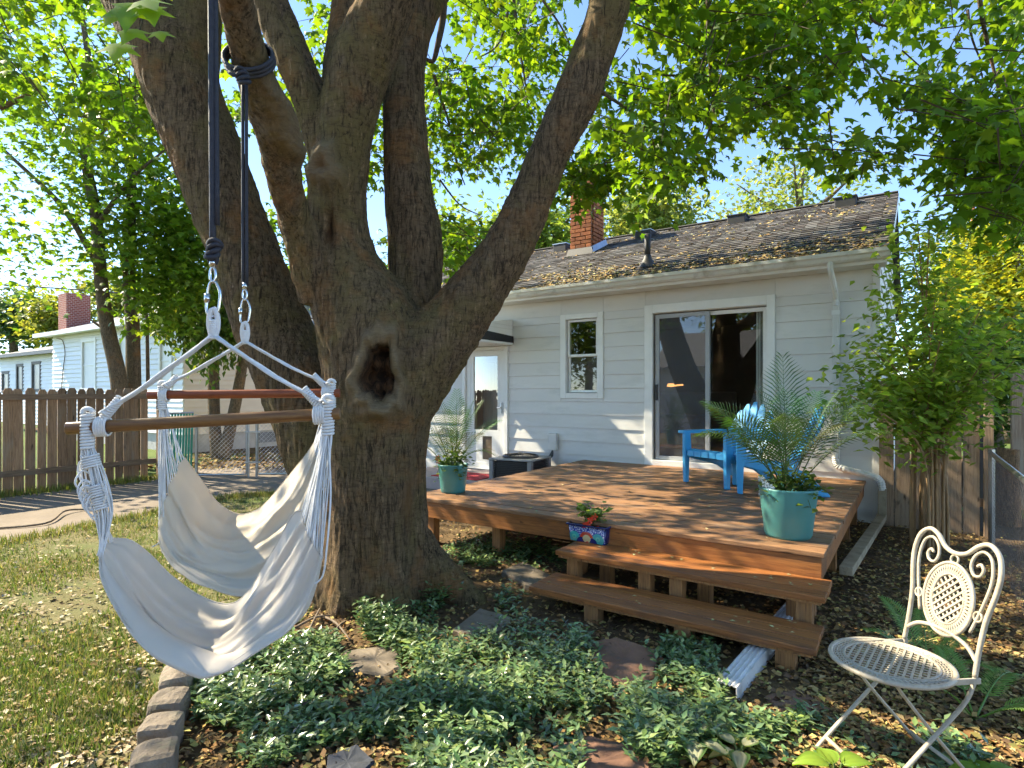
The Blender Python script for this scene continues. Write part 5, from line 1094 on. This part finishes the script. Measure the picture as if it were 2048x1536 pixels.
def rr_box(mb, prof_, n=7):
    V0 = []
    for hx, hy, z in prof_:
        cr = .022; ring = []
        for cx, cy, a0 in ((1, 1, 0), (-1, 1, 90), (-1, -1, 180), (1, -1, 270)):
            for k in range(4): g = math.radians(a0+30*k); ring.append((cx*(hx-cr)+cr*math.cos(g), cy*(hy-cr)+cr*math.sin(g), z))
        V0.append(ring)
    m_ = 16; f = [(i*m_+k, i*m_+(k+1) % m_, (i+1)*m_+(k+1) % m_, (i+1)*m_+k) for i in range(len(V0)-1) for k in range(m_)]+[tuple(range(m_))[::-1]]
    mb.add([p for r_ in V0 for p in r_], f); return mb
rr_box(MB(), [(.132, .06, 0), (.138, .064, .005), (.146, .075, .11), (.137, .066, .11), (.132, .06, .08)]).build('planter_body', talavera(), plt, True)
rr_box(MB(), [(.146, .075, .1105), (.158, .087, .112), (.160, .089, .122), (.15, .079, .124), (.138, .067, .118)]).build('rim', plain('navy_glaze', (.012, .018, .09), None, 4, .15), plt, True)
MB().box(-.13, .13, -.06, .06, .085, .10).build('soil', M_soil, plt)
filler('leafy strawberry-like plant with red flowers in the painted planter', pc+Vector((0, 0, .12)), .075, 170, [(.12, .22, .05), (.08, .17, .035), (.18, .28, .08)], .05, .0, (5, M_cap, (4.0, 4.5, 4.9, 4.2, 5.2)), 'strawberry_plant')
tgp = pc+Vector((-.005, .05, .13)); tag(MB().box(tgp.x-.026, tgp.x+.026, tgp.y-.002, tgp.y+.002, tgp.z, tgp.z+.115).build('plant_tag', M_tagblue, None, bevel=.001), 'pale blue plant tag stuck in the painted planter', 'tag')

# ------------------------------------------------------------------ blue resin chairs on the deck
def adirondack(label, p, rz):
    t = thing('deck_chair', label, 'chair', p, rz, 'blue resin armchairs on the deck')
    def strip(mb, pts, w, th):                       # board following pts in the xz plane, width along y given per point as (y0, y1)
        V = []; n = len(pts)
        for i, (x, z, y0, y1) in enumerate(pts):
            a_ = pts[max(i-1, 0)]; b_ = pts[min(i+1, n-1)]; d = Vector((b_[0]-a_[0], 0, b_[1]-a_[1])).normalized(); nn = Vector((-d.z, 0, d.x))*th/2
            for q, s_ in ((y0, 1), (y1, 1), (y1, -1), (y0, -1)): V.append(Vector((x, q, z))+nn*s_)
        f = [(4*i+k, 4*i+(k+1) % 4, 4*i+4+(k+1) % 4, 4*i+4+k) for i in range(n-1) for k in range(4)]+[(3, 2, 1, 0), tuple(4*(n-1)+k for k in range(4))]
        return mb.add(V, f)
    seat = [(.36, .30), (.36, .355), (.30, .37), (.18, .335), (.05, .285), (-.08, .245), (-.14, .25)]
    for k in range(5):
        y0 = -.26+k*.1055; strip(MB(), [(x, z, y0, y0+.098) for x, z in seat], .1, .016).build('seat_slat', M_blue, t, bevel=.004)
    for k in range(5):
        c0 = -.27+k*.11; pts = []
        for i in range(9):
            f = i/8; hgt = .90-.10*((k-2)/2)**2; z = .24+(hgt-.24)*f; x = -.13-.30*f-.03*math.sin(PI*f); fl = .78+.30*math.sin(PI*min(1, f*.75+.12)); y0, y1 = c0*fl+.004, (c0+.102)*fl
            if i == 8: m_ = (y0+y1)/2; y0, y1 = m_-(m_-y0)*.45, m_+(y1-m_)*.45
            pts.append((x, z, y0, y1))
        strip(MB(), pts, .1, .016).build('back_slat', M_blue, t, bevel=.004)
    mb = MB(); mb.bar((-.30, -.27, .58), (-.30, .27, .58), .022, .05); mb.build('back_rail', M_blue, t, bevel=.006)
    for s_ in (-1, 1):
        mb = MB(); mb.prism([(.40, .595), (.405, .56), (-.27, .545), (-.29, .565), (-.27, .59)], lambda q, e: (q[0], s_*(.275+.095*e), q[1]-.012)); mb.build('arm', M_blue, t, bevel=.010)
        mb = MB(); mb.prism([(.385, .56), (.30, .56), (.285, .36), (.315, .27), (.325, .02), (.32, 0), (.375, 0), (.385, .25)], lambda q, e: (q[0], s_*(.272+.045*e), q[1])); mb.build('front_leg', M_blue, t, bevel=.008)
        mb = MB(); mb.prism([(.34, .36), (.34, .28), (-.10, .17), (-.38, 0), (-.47, 0), (-.455, .03), (-.24, .24), (-.10, .27)], lambda q, e: (q[0], s_*(.262+.03*e)-s_*.02, q[1])); mb.build('rear_leg', M_blue, t, bevel=.008)
    return t
def place_adir(label, A, f, lat, back=.30):
    f = Vector((f[0], f[1], 0)).normalized(); c = Vector((A.x, A.y, 0))-f*.35+Vector((-f.y, f.x, 0))*lat; c.z = DZ+.002; return adirondack(label, c, math.atan2(f.y, f.x))
A1, A2 = onz(1378, 965, DZ), onz(1447, 978, DZ); lv = (A2-A1).normalized(); fv = Vector((lv.y, -lv.x, 0)); fv = fv if fv.x < 0 else -fv
place_adir('blue resin chair farther back, its front legs clear of the palm', (A1+A2)/2, fv, 0)
B1, B2 = onz(1480, 988, DZ), onz(1655, 996, DZ); fv = (B1-B2).normalized(); lt = Vector((-fv.y, fv.x, 0)); place_adir('blue resin chair half hidden behind the right-hand palm', B1, fv, .295 if lt.y > 0 else -.295)

# ------------------------------------------------------------------ white bistro chair
bc = thing('bistro_chair', 'cream folding iron bistro chair with a scrolled back at the lower right', 'chair', (1.475, 2.285, 0), PI+.10)
tube = lambda pts, r, name='frame', n=8, closed=False, m=5: MB().tube(smooth(pts, m) if not closed else pts, r, n, closed).build(name, M_chairwhite, bc, True)
circ = lambda r, z, n=48: [(r*math.cos(2*PI*k/n), r*math.sin(2*PI*k/n), z) for k in range(n)]
tube(circ(.205, .45), .010, 'seat_rim', 8, True); tube(circ(.158, .452), .006, 'seat_inner_ring', 6, True)
mb = MB()
for k in range(60):
    g = 2*PI*k/60; a0 = Vector((.158*math.cos(g), .158*math.sin(g), .452)); a1 = Vector((.2*math.cos(g+.07), .2*math.sin(g+.07), .452)); mb.bar(a0, a1, .007, .004)
for r in (.170, .182, .193): mb.tube(circ(r, .452, 36), .0028, 4, True)
mb.build('seat_band', M_chairwhite, bc, kind='stuff')
def lattice(name, ra, rb, fn, pitch, w):
    mb = MB()
    for s_ in (1, -1):
        o = -ra
        while o < ra:
            # line through (o,0) direction (cos, s sin)
            d = Vector((.72, s_*.70)); nrm = Vector((-d.y, d.x)); p0 = nrm*o; A_ = (d.x/ra)**2+(d.y/rb)**2; B_ = 2*(p0.x*d.x/ra**2+p0.y*d.y/rb**2); C_ = (p0.x/ra)**2+(p0.y/rb)**2-1; D_ = B_*B_-4*A_*C_
            if D_ > 0:
                t0, t1 = (-B_-math.sqrt(D_))/(2*A_), (-B_+math.sqrt(D_))/(2*A_)
                if t1-t0 > .02: q0, q1 = p0+d*t0, p0+d*t1; mb.bar(fn(q0.x, q0.y, s_*.0016), fn(q1.x, q1.y, s_*.0016), w, .003, fn(0, 0, 1)-fn(0, 0, 0))
            o += pitch
    return mb.build(name, M_chairwhite, bc, kind='stuff')
lattice('seat_lattice', .156, .156, lambda x, y, h: Vector((x, y, .452+h)), .0235, .008)
def bk(y, z, h=0): return Vector((-.195-.20*max(0, z-.45)+h*.98, y, z+h*.2))
half = [(-.168, .46), (-.166, .55), (-.172, .66), (-.192, .76), (-.198, .83), (-.182, .895), (-.14, .928), (-.095, .915), (-.05, .875), (0, .862)]
tube([bk(y, z) for y, z in half+[(-y, z) for y, z in half[-2::-1]]], .0092, 'back_frame', 8, False, 5)
for s_ in (-1, 1):
    sp_ = [(-.118, .60), (-.148, .70), (-.168, .80), (-.155, .875), (-.118, .898), (-.085, .875), (-.075, .835), (-.092, .805), (-.118, .808), (-.128, .832), (-.115, .85), (-.101, .84)]
    tube([bk(s_*y, z) for y, z in sp_], .0062, 'scroll', 6)
    tube([bk(s_*.138+.017*math.cos(g), .665+.017*math.sin(g)) for g in [2*PI*k/16 for k in range(16)]], .0045, 'ring', 6, True)
tube([bk(.017*math.cos(g), .838+.017*math.sin(g)) for g in [2*PI*k/16 for k in range(16)]], .0045, 'ring', 6, True)
ov = lambda a_, b_, n=40: [bk(a_*math.cos(2*PI*k/n), .685+b_*math.sin(2*PI*k/n)) for k in range(n)]
tube(ov(.112, .138), .007, 'medallion_rim', 7, True); tube(ov(.072, .095), .005, 'medallion_ring', 6, True)
mb = MB()
for k in range(56):
    g = 2*PI*k/56; h_ = g+.10; mb.bar(bk(.072*math.cos(g), .685+.095*math.sin(g)), bk(.111*math.cos(h_), .685+.137*math.sin(h_)), .006, .003, (1, 0, .2)); h_ = g-.10; mb.bar(bk(.072*math.cos(g), .685+.095*math.sin(g), .001), bk(.111*math.cos(h_), .685+.137*math.sin(h_), .001), .005, .003, (1, 0, .2))
for f in (.33, .66): mb.tube(ov(.072+.04*f, .095+.043*f), .0024, 4, True)
mb.build('medallion_band', M_chairwhite, bc, kind='stuff')
lattice('medallion_lattice', .072, .095, lambda x, y, h: bk(x, .685+y, h), .021, .0075)
tube([bk(-.165, .51), bk(-.12, .545), bk(-.06, .562), bk(0, .566), bk(.06, .562), bk(.12, .545), bk(.165, .51)], .008, 'back_arch')
for s_ in (-1, 1):
    MB().tube(smooth([bk(s_*.168, .47), (-.19, s_*.168, .43), (-.15, s_*.168, .36), (-.02, s_*.168, .235), (.12, s_*.168, .10), (.22, s_*.168, 0)], 5), .0092, 8, flat=.7).build('front_leg', M_chairwhite, bc, True)
    MB().tube(smooth([(.10, s_*.150, .44), (.06, s_*.150, .385), (-.05, s_*.150, .25), (-.2, s_*.150, .08), (-.27, s_*.150, 0)], 5), .0092, 8, flat=.7).build('rear_leg', M_chairwhite, bc, True)
    MB().bar((.02, s_*.172, .447), (-.215, s_*.172, .447), .008, .022).build('side_bracket', M_chairwhite, bc, bevel=.002)
MB().tube([(.155, -.168, .065), (.155, .168, .065)], .008, 7).build('cross_bar', M_chairwhite, bc, True); MB().tube([(-.20, -.15, .08), (-.20, .15, .08)], .008, 7).build('cross_bar', M_chairwhite, bc, True)

# ------------------------------------------------------------------ stones
def flagstone(name, label, cat, px, th, mat, group, z=.0):
    P_ = [onz(u, v, 0) for u, v in px]; c = sum(P_, Vector())/len(P_); V = []; n = len(P_); ring = []
    for i in range(n):
        a_, b_ = P_[i]-c, P_[(i+1) % n]-c
        for k in range(4): q = a_.lerp(b_, k/4); q *= 1+R.uniform(-.03, .02); ring.append(q)
    m_ = len(ring); mb = MB()
    V = [Vector((q.x, q.y, -.02)) for q in ring]+[Vector((q.x, q.y, th*.75)) for q in ring]+[Vector((q.x*.94, q.y*.94, th+R.uniform(-.003, .004))) for q in ring]+[Vector((q.x*.5, q.y*.5, th+R.uniform(-.003, .006))) for q in ring]+[Vector((0, 0, th+.002))]
    f = [(k*m_+i, k*m_+(i+1) % m_, (k+1)*m_+(i+1) % m_, (k+1)*m_+i) for k in range(3) for i in range(m_)]+[(3*m_+i, 3*m_+(i+1) % m_, 4*m_) for i in range(m_)]
    o = mb.add(V, f).build(name, mat); o.location = (c.x, c.y, z); tag(o, label, cat, group); return o
G_ = 'stepping stones in the ground cover'
flagstone('stepping_stone', 'grey stepping stone in the ground cover left of the middle, near the trunk', 'stone', [(686, 1312), (740, 1304), (798, 1300), (800, 1345), (770, 1362), (700, 1352)], .03, M_slate, G_)
flagstone('stepping_stone', 'pointed grey stepping stone strewn with leaves in front of the trunk', 'stone', [(905, 1268), (960, 1224), (1022, 1242), (1010, 1268), (940, 1284)], .03, M_slate, G_)
flagstone('stepping_stone', 'long thin grey slab beside the left end of the lower step', 'stone', [(1002, 1152), (1044, 1134), (1116, 1168), (1085, 1186), (1050, 1180)], .05, M_slate, G_)
flagstone('stepping_stone', 'reddish flagstone in front of the lower step', 'stone', [(1178, 1292), (1232, 1284), (1318, 1312), (1310, 1366), (1250, 1392), (1192, 1350)], .035, M_flag, G_)
flagstone('stepping_stone', 'reddish flagstone at the bottom edge of the picture', 'stone', [(1105, 1506), (1180, 1486), (1292, 1508), (1310, 1575), (1200, 1620), (1095, 1575)], .035, M_flag, G_)
flagstone('stepping_stone', 'dark slate stepping stone at the bottom edge, left of the middle', 'stone', [(655, 1524), (715, 1502), (752, 1536), (700, 1580), (650, 1560)], .03, plain('dark_slate', (.06, .065, .085), (.045, .05, .06), 6, .8, .4, 30), G_)
flagstone('stepping_stone', 'small brown flagstone right of the lower step end', 'stone', [(1530, 1398), (1590, 1385), (1650, 1405), (1640, 1432), (1560, 1430)], .02, M_flag, G_)
for i, (u, v, sx, sy, lb) in enumerate(((355, 1390, .15, .20, 'rough grey edging stone farthest from the viewer, under the hammock'), (338, 1445, .15, .17, 'rough grey edging stone, second from the hammock'), (322, 1500, .15, .15, 'rough grey edging stone, third from the hammock'), (308, 1562, .16, .17, 'rough grey edging stone at the bottom edge of the picture'))):
    c = onz(u, v); bm = bmesh.new(); bmesh.ops.create_cube(bm, size=1); bmesh.ops.subdivide_edges(bm, edges=list(bm.edges), cuts=5, use_grid_fill=True)
    for w_ in bm.verts:
        q = w_.co.copy(); k_ = (abs(q.x*2)**6+abs(q.y*2)**6+abs(q.z*2)**6)**(1/6); q = q/k_*(1 if k_ > .9 else 1); q *= 1+.10*noise.noise(q*3+Vector((i*7, 0, 0)))+.05*noise.noise(q*9+Vector((0, i*5, 0))); w_.co = Vector((q.x*sx, q.y*sy, q.z*.15))
    me = bpy.data.meshes.new('edging_stone'); bm.to_mesh(me); bm.free(); me.materials.append(M_stone); o = link('edging_stone', me, None, (c.x, c.y, .055), (0, 0, .35+R.uniform(-.15, .15))); tag(o, lb, 'stone', 'edging stones between lawn and bed')

# ------------------------------------------------------------------ ground cover, litter, grass
def scatter_px(poly, n):
    q = in_poly_pts(poly, n); Y = F*H/(q[:, 1]-HZ); return np.stack([(q[:, 0]-1024)/F*Y, Y], 1)
VIN = [([(770, 1300), (860, 1262), (960, 1275), (1040, 1255), (1150, 1262), (1205, 1300), (1210, 1400), (1180, 1470), (1140, 1600), (900, 1640), (780, 1560), (820, 1470), (800, 1400)], 1500, 1.0), ([(365, 1370), (450, 1330), (560, 1292), (640, 1300), (700, 1345), (690, 1400), (560, 1420), (480, 1470), (400, 1450)], 620, .9),
       ([(480, 1470), (620, 1420), (760, 1370), (820, 1380), (800, 1480), (650, 1500), (560, 1540), (470, 1560)], 520, .8), ([(700, 1270), (760, 1205), (820, 1190), (870, 1230), (860, 1290), (780, 1310)], 330, 1.1), ([(840, 1180), (870, 1140), (930, 1150), (925, 1205), (860, 1225)], 170, 1.3),
       ([(868, 1098), (960, 1085), (1060, 1092), (1150, 1118), (1130, 1150), (1000, 1140), (900, 1128)], 460, 1.0), ([(1240, 1420), (1290, 1345), (1390, 1330), (1450, 1360), (1470, 1420), (1440, 1500), (1330, 1560), (1260, 1540)], 520, 1.0), ([(1290, 1310), (1340, 1285), (1420, 1300), (1440, 1340), (1330, 1340)], 130, .9),
       ([(1450, 1470), (1560, 1440), (1690, 1450), (1740, 1500), (1650, 1540), (1480, 1530)], 260, .8), ([(590, 1300), (650, 1280), (690, 1300), (650, 1330)], 60, .8), ([(1000, 1180), (1060, 1195), (1050, 1235), (990, 1215)], 60, .7), ([(1700, 1500), (1900, 1480), (2000, 1560), (1720, 1600)], 120, .8)]
VP, VD, VS = [], [], []
for poly, n, hs in VIN:
    for x, y in scatter_px(poly, n):
        nf = noise.noise(Vector((x*2.3, y*2.3, 1)))
        nf2 = nf+.5*noise.noise(Vector((x*6, y*6, 4)))
        if nf2 < -.16 and R.random() < .85: continue
        hh = hs*(.055+.075*max(0, nf+.45))*R.uniform(.6, 1.15); lean = Vector((R.gauss(0, .3), R.gauss(0, .3), 1)); tip = Vector((x, y, 0))+lean*hh
        for k in range(R.randint(3, 5)):
            f = 1-.26*k; p = Vector((x, y, 0)).lerp(tip, max(.05, f)); g0 = R.uniform(0, 6.28)
            for s_ in (0, PI): g = g0+s_+R.gauss(0, .25); VP.append(p); VD.append((math.cos(g), math.sin(g), R.uniform(-.05, .75))); VS.append(R.uniform(.036, .058))
VP = np.array(VP); n = len(VP); VDa = np.array(VD)
o = link('ground_cover', leafmesh('ground_cover', VP, VDa, np.stack([-VDa[:, 0]*VDa[:, 2]+rng.normal(0, .22, n), -VDa[:, 1]*VDa[:, 2]+rng.normal(0, .22, n), np.ones(n)], 1), VS, (T_OVAL[0]*np.array([.95, 1, 1]), T_OVAL[1]), pick([(.12, .195, .075), (.155, .235, .10), (.09, .16, .055), (.195, .265, .115), (.20, .265, .075)], n, .28), M_vinca), kind='stuff'); tag(o, 'dark glossy ground cover spreading over the bed', 'ground cover')
def litter(name, label, P2, sz, cols, mat=M_litter, z=.012, tmpl=T_QUAD, tilt=.45):
    n = len(P2); th = rng.uniform(0, 6.28, n); P = np.column_stack([P2, z+rng.random(n)*.014]); D = np.stack([np.cos(th), np.sin(th), rng.normal(0, .25, n)], 1); Nn = np.stack([rng.normal(0, tilt, n), rng.normal(0, tilt, n), np.ones(n)], 1)
    o = link(name, leafmesh(name, P, D, Nn, rng.uniform(*sz, n), tmpl, pick(cols, n, .3), mat), kind='stuff'); return tag(o, label, 'leaf litter')
BED = [(300, 1620), (372, 1352), (600, 1245), (660, 1180), (760, 1060), (880, 1040), (1750, 1000), (1960, 1060), (2100, 1200), (2200, 1620)]
bedw = np.column_stack([rng.uniform(-1.6, 5.2, 5200), rng.uniform(2.0, 8.2, 5200)]); eg = gpoly(BED)
bedw = bedw[inpoly(bedw[:, 0], bedw[:, 1], eg+[(1.0, 9), (-.9, 8)])] if False else bedw[(bedw[:, 0]*.55+bedw[:, 1]*.2 > -.3)]
TAN = [(.36, .23, .08), (.27, .16, .06), (.42, .31, .13), (.18, .11, .05), (.13, .085, .045), (.31, .26, .08), (.24, .13, .05)]
litter('leaf_litter', 'brown and yellow fallen leaves strewn over the planting bed', np.vstack([scatter_px(BED, 17000), scatter_px([(1660, 1040), (1930, 1060), (2060, 1150), (2080, 1540), (1560, 1540), (1640, 1200)], 7000), bedw]), (.018, .05), TAN)
lawnpx = [(-60, 1640), (285, 1560), (335, 1400), (372, 1352), (600, 1245), (650, 1180), (650, 1010), (560, 985), (330, 1015), (0, 1095), (-80, 1110)]
litter('lawn_litter', 'pale dry leaf bits scattered over the thin lawn', np.vstack([scatter_px(lawnpx, 5200)]), (.016, .045), [(.42, .34, .20), (.34, .25, .12), (.5, .43, .30), (.25, .16, .07), (.36, .30, .18)])
# grass: thin tufts, denser where the noise says so
gp2 = np.vstack([scatter_px(lawnpx, 52000), np.array(in_poly_pts(LAWN, 26000))])
kp = np.array([noise.noise(Vector((x*1.1, y*1.1, 5)))+.6*noise.noise(Vector((x*4, y*4, 2))) > R.uniform(-.55, .35) for x, y in gp2]); gp2 = gp2[kp]; n = len(gp2); th = rng.uniform(0, 6.28, n)
D = np.stack([np.cos(th)*rng.uniform(.2, 1.1, n), np.sin(th)*rng.uniform(.2, 1.1, n), np.ones(n)*.7], 1); Nn = np.stack([-np.cos(th), -np.sin(th), np.ones(n)*.6], 1)
o = link('grass', leafmesh('grass', np.column_stack([gp2, np.full(n, .003)]), D, Nn, rng.uniform(.025, .062, n), (T_BLADE[0]*np.array([1.6, 1, 1]), T_BLADE[1]), pick([(.11, .17, .035), (.16, .20, .055), (.24, .23, .09), (.32, .27, .13), (.09, .15, .03), (.13, .19, .04)], n, .2), M_grass), kind='stuff'); tag(o, 'thin patchy grass of the lawn on the left', 'grass')
# ragged edge where lawn meets path
eg_ = [(-6.0, 3.5), (-5.0, 5.73), (-3.9, 8.4), (-2.2, 8.6)]; q = []
for a_, b_ in zip(eg_[:-1], eg_[1:]):
    for t_ in rng.random(2600): q.append((a_[0]+(b_[0]-a_[0])*t_+rng.normal(0, .10), a_[1]+(b_[1]-a_[1])*t_+rng.normal(0, .07)))
q = np.array(q); n = len(q); th = rng.uniform(0, 6.28, n)
o = link('edge_grass', leafmesh('edge_grass', np.column_stack([q, np.full(n, .009)]), np.stack([np.cos(th)*.7, np.sin(th)*.7, np.ones(n)], 1), np.stack([-np.cos(th), -np.sin(th), np.ones(n)*.5], 1), rng.uniform(.03, .08, n), (T_BLADE[0]*np.array([1.8, 1, 1]), T_BLADE[1]), pick([(.13, .18, .04), (.22, .22, .08), (.28, .24, .11)], n), M_grass), kind='stuff'); tag(o, 'ragged grass spilling over the edge of the path', 'grass')
# strip of grass at the foot of the fence
q = np.array([tuple((FP+FD*s_+FN*d_)[:2]) for s_, d_ in zip(rng.uniform(-3.5, 2.3, 5000), np.abs(rng.normal(0, .16, 5000)))]); n = len(q); th = rng.uniform(0, 6.28, n)
o = link('fence_grass', leafmesh('fence_grass', np.column_stack([q, np.full(n, .006)]), np.stack([np.cos(th)*.5, np.sin(th)*.5, np.ones(n)], 1), np.stack([-np.cos(th), -np.sin(th), np.ones(n)*.5], 1), rng.uniform(.04, .13, n), T_BLADE, pick([(.13, .19, .03), (.2, .24, .05), (.25, .22, .08)], n), M_grass), kind='stuff'); tag(o, 'longer grass along the foot of the picket fence', 'grass')
# dry leaves below the gate trees
litter('gate_litter', 'dry brown leaves heaped beyond the chain-link gate', np.column_stack([rng.uniform(-7.6, -4.2, 2600), rng.uniform(11.2, 14, 2600)]), (.04, .11), TAN, z=.02)
# bits on deck and steps
da, db = rng.uniform(.05, 3.55, 95), rng.uniform(.1, 3.65, 95); dk = np.array([tuple(hp(a, b)[:2]) for a, b in zip(da, db)])
litter('deck_leaves', 'small yellow leaf bits lying on the deck boards', dk, (.015, .04), [(.5, .42, .2), (.42, .3, .1), (.55, .5, .3)], z=DZ+.003, tilt=.15)
sa = rng.uniform(.0, 1.7, 34); sl = np.where(rng.random(34) < .5, 0, 1); P3 = np.array([tuple(hp(a, 3.74+.30*r if l == 0 else 4.12+.32*r)[:2])+((.322 if l == 0 else .162),) for a, r, l in zip(sa, rng.random(34), sl)]); th = rng.uniform(0, 6.28, 34)
o = link('step_leaves', leafmesh('step_leaves', P3, np.stack([np.cos(th), np.sin(th), th*0], 1), np.tile([.05, .02, 1], (34, 1)), rng.uniform(.02, .045, 34), T_QUAD, pick([(.55, .5, .25), (.5, .42, .2)], 34), M_litter), kind='stuff'); tag(o, 'yellow leaf bits lying on the plank steps', 'leaf litter')

# ------------------------------------------------------------------ single plants and sticks
def broadleaf(name, label, p, leaves, edge, mid, wid=.62):
    t = thing(name, label, 'plant', p)
    for az, el, ln in leaves:
        az, el = math.radians(az), math.radians(el); d = Vector((math.cos(az), math.sin(az), 0)); sv = Vector((-d.y, d.x, 0)); st_ = ln*.7*math.sin(el); hz_ = ln*.35*math.cos(el)
        def fn(x, y):
            tt = 2*x-1; w_ = ln*wid*.5*math.sin(PI*min(1, y**.7*.965+.015)); r_ = hz_+ln*y*.86; z = st_+ln*(.38*y*math.sin(el)-.42*y*y)+abs(tt)**1.6*w_*.18+.006*math.cos(tt*14)
            return d*r_+sv*tt*w_+Vector((0, 0, max(z, .012)))
        mb = MB().grid(9, 10, fn); me = mb.mesh('leaf', M_fleaf, True); ca = me.color_attributes.new('col', 'FLOAT_COLOR', 'POINT'); cs = []
        for j in range(10):
            for i in range(9): q = abs(2*i/8-1); k_ = 1 if q < .55 else 0; c = [m_*k_+e_*(1-k_) for m_, e_ in zip(mid, edge)]; cs += c+[1]
        ca.data.foreach_set('color', np.array(cs, np.float32)); link('leaf', me, t)
        me = MB().tube(smooth([Vector((0, 0, 0)), d*hz_*.5+Vector((0, 0, st_*.6)), fn(.5, 0.0)], 4), .004, 5).mesh('stalk', M_palm); flatcol(me, (.14, .2, .06)); link('stalk', me, t)
    return t
broadleaf('hosta', 'white-centred hosta at the front of the bed, left of the pair', onz(1392, 1515), [(150, 55, .15), (60, 60, .14), (250, 50, .15), (200, 40, .15), (320, 50, .13), (100, 75, .12)], (.10, .19, .05), (.50, .52, .34))
broadleaf('hosta', 'smaller white-centred hosta at the front of the bed, right of the pair', onz(1478, 1530), [(120, 60, .12), (30, 55, .12), (250, 50, .13), (190, 45, .12)], (.10, .19, .05), (.50, .52, .34))
broadleaf('broad_leaf_plant', 'bright yellow-green broad-leaved plant at the bottom edge beside the bistro chair', onz(1672, 1580), [(170, 62, .15), (10, 62, .15), (90, 70, .13), (250, 55, .16), (310, 55, .14)], (.20, .34, .04), (.24, .38, .05))
broadleaf('broad_leaf_plant', 'bright yellow-green broad-leaved plant in the bottom right corner', onz(1985, 1600), [(160, 62, .14), (20, 60, .14), (90, 75, .12), (250, 55, .14)], (.20, .34, .04), (.24, .38, .05))
broadleaf('lily_leaf_plant', 'small pale green leafy plant by the foot of the trunk', onz(830, 1310), [(40, 65, .10), (160, 60, .11), (280, 55, .10), (220, 60, .09), (340, 60, .09)], (.19, .28, .08), (.22, .32, .10), .45)
def fern(label, p, specs):
    t = thing('fern', label, 'fern', p)
    for az, el, ln in specs:
        az, el = math.radians(az), math.radians(el); mb = MB(); frond(mb, (0, 0, 0), (math.cos(az)*math.cos(el), math.sin(az)*math.cos(el), math.sin(el)), ln, 1.6, 26, ln*.2, 1.15, .12, 0, .0042); me = mb.mesh('frond', M_palm); flatcol(me, (.16, .28, .05)); link('frond', me, t)
fern('pale green fern just behind the seat of the bistro chair', onz(1855, 1350), [(60, 55, .42), (100, 60, .45), (20, 45, .36), (150, 50, .36), (200, 45, .3), (300, 45, .34)])
fern('pale green fern spreading to the right of the bistro chair', onz(1950, 1440), [(30, 35, .45), (80, 50, .4), (330, 40, .42), (290, 45, .36), (180, 50, .3)])
for i, (a_, b_, lb) in enumerate((((590, 1262), (660, 1240), 'thin dead stick nearest the hammock at the foot of the trunk'), ((640, 1236), (700, 1290), 'dead stick slanting away from the trunk base'), ((690, 1250), (660, 1285), 'short dead stick crossing the others by the trunk'), ((610, 1285), (640, 1225), 'upright leaning dead stick by the trunk base'))):
    p, q = onz(*a_), onz(*b_); tag(MB().tube(smooth([p+Vector((0, 0, .02)), p.lerp(q, .5)+Vector((.01, 0, .05)), q+Vector((0, 0, .03))], 5), [.009-.0004*k for k in range(11)], 6).build('stick', M_stick, None, True), lb, 'stick', 'dead sticks at the foot of the maple')
tag(MB().tube(smooth([onz(-30, 1062)+Vector((0, 0, .02)), onz(90, 1052)+Vector((0, 0, .03)), onz(130, 1030)+Vector((0, 0, .05)), onz(175, 1022)+Vector((0, 0, .02))], 6), .012, 6).build('fallen_branch', M_stick, None, True), 'thin dark fallen branch lying across the path on the left', 'branch')
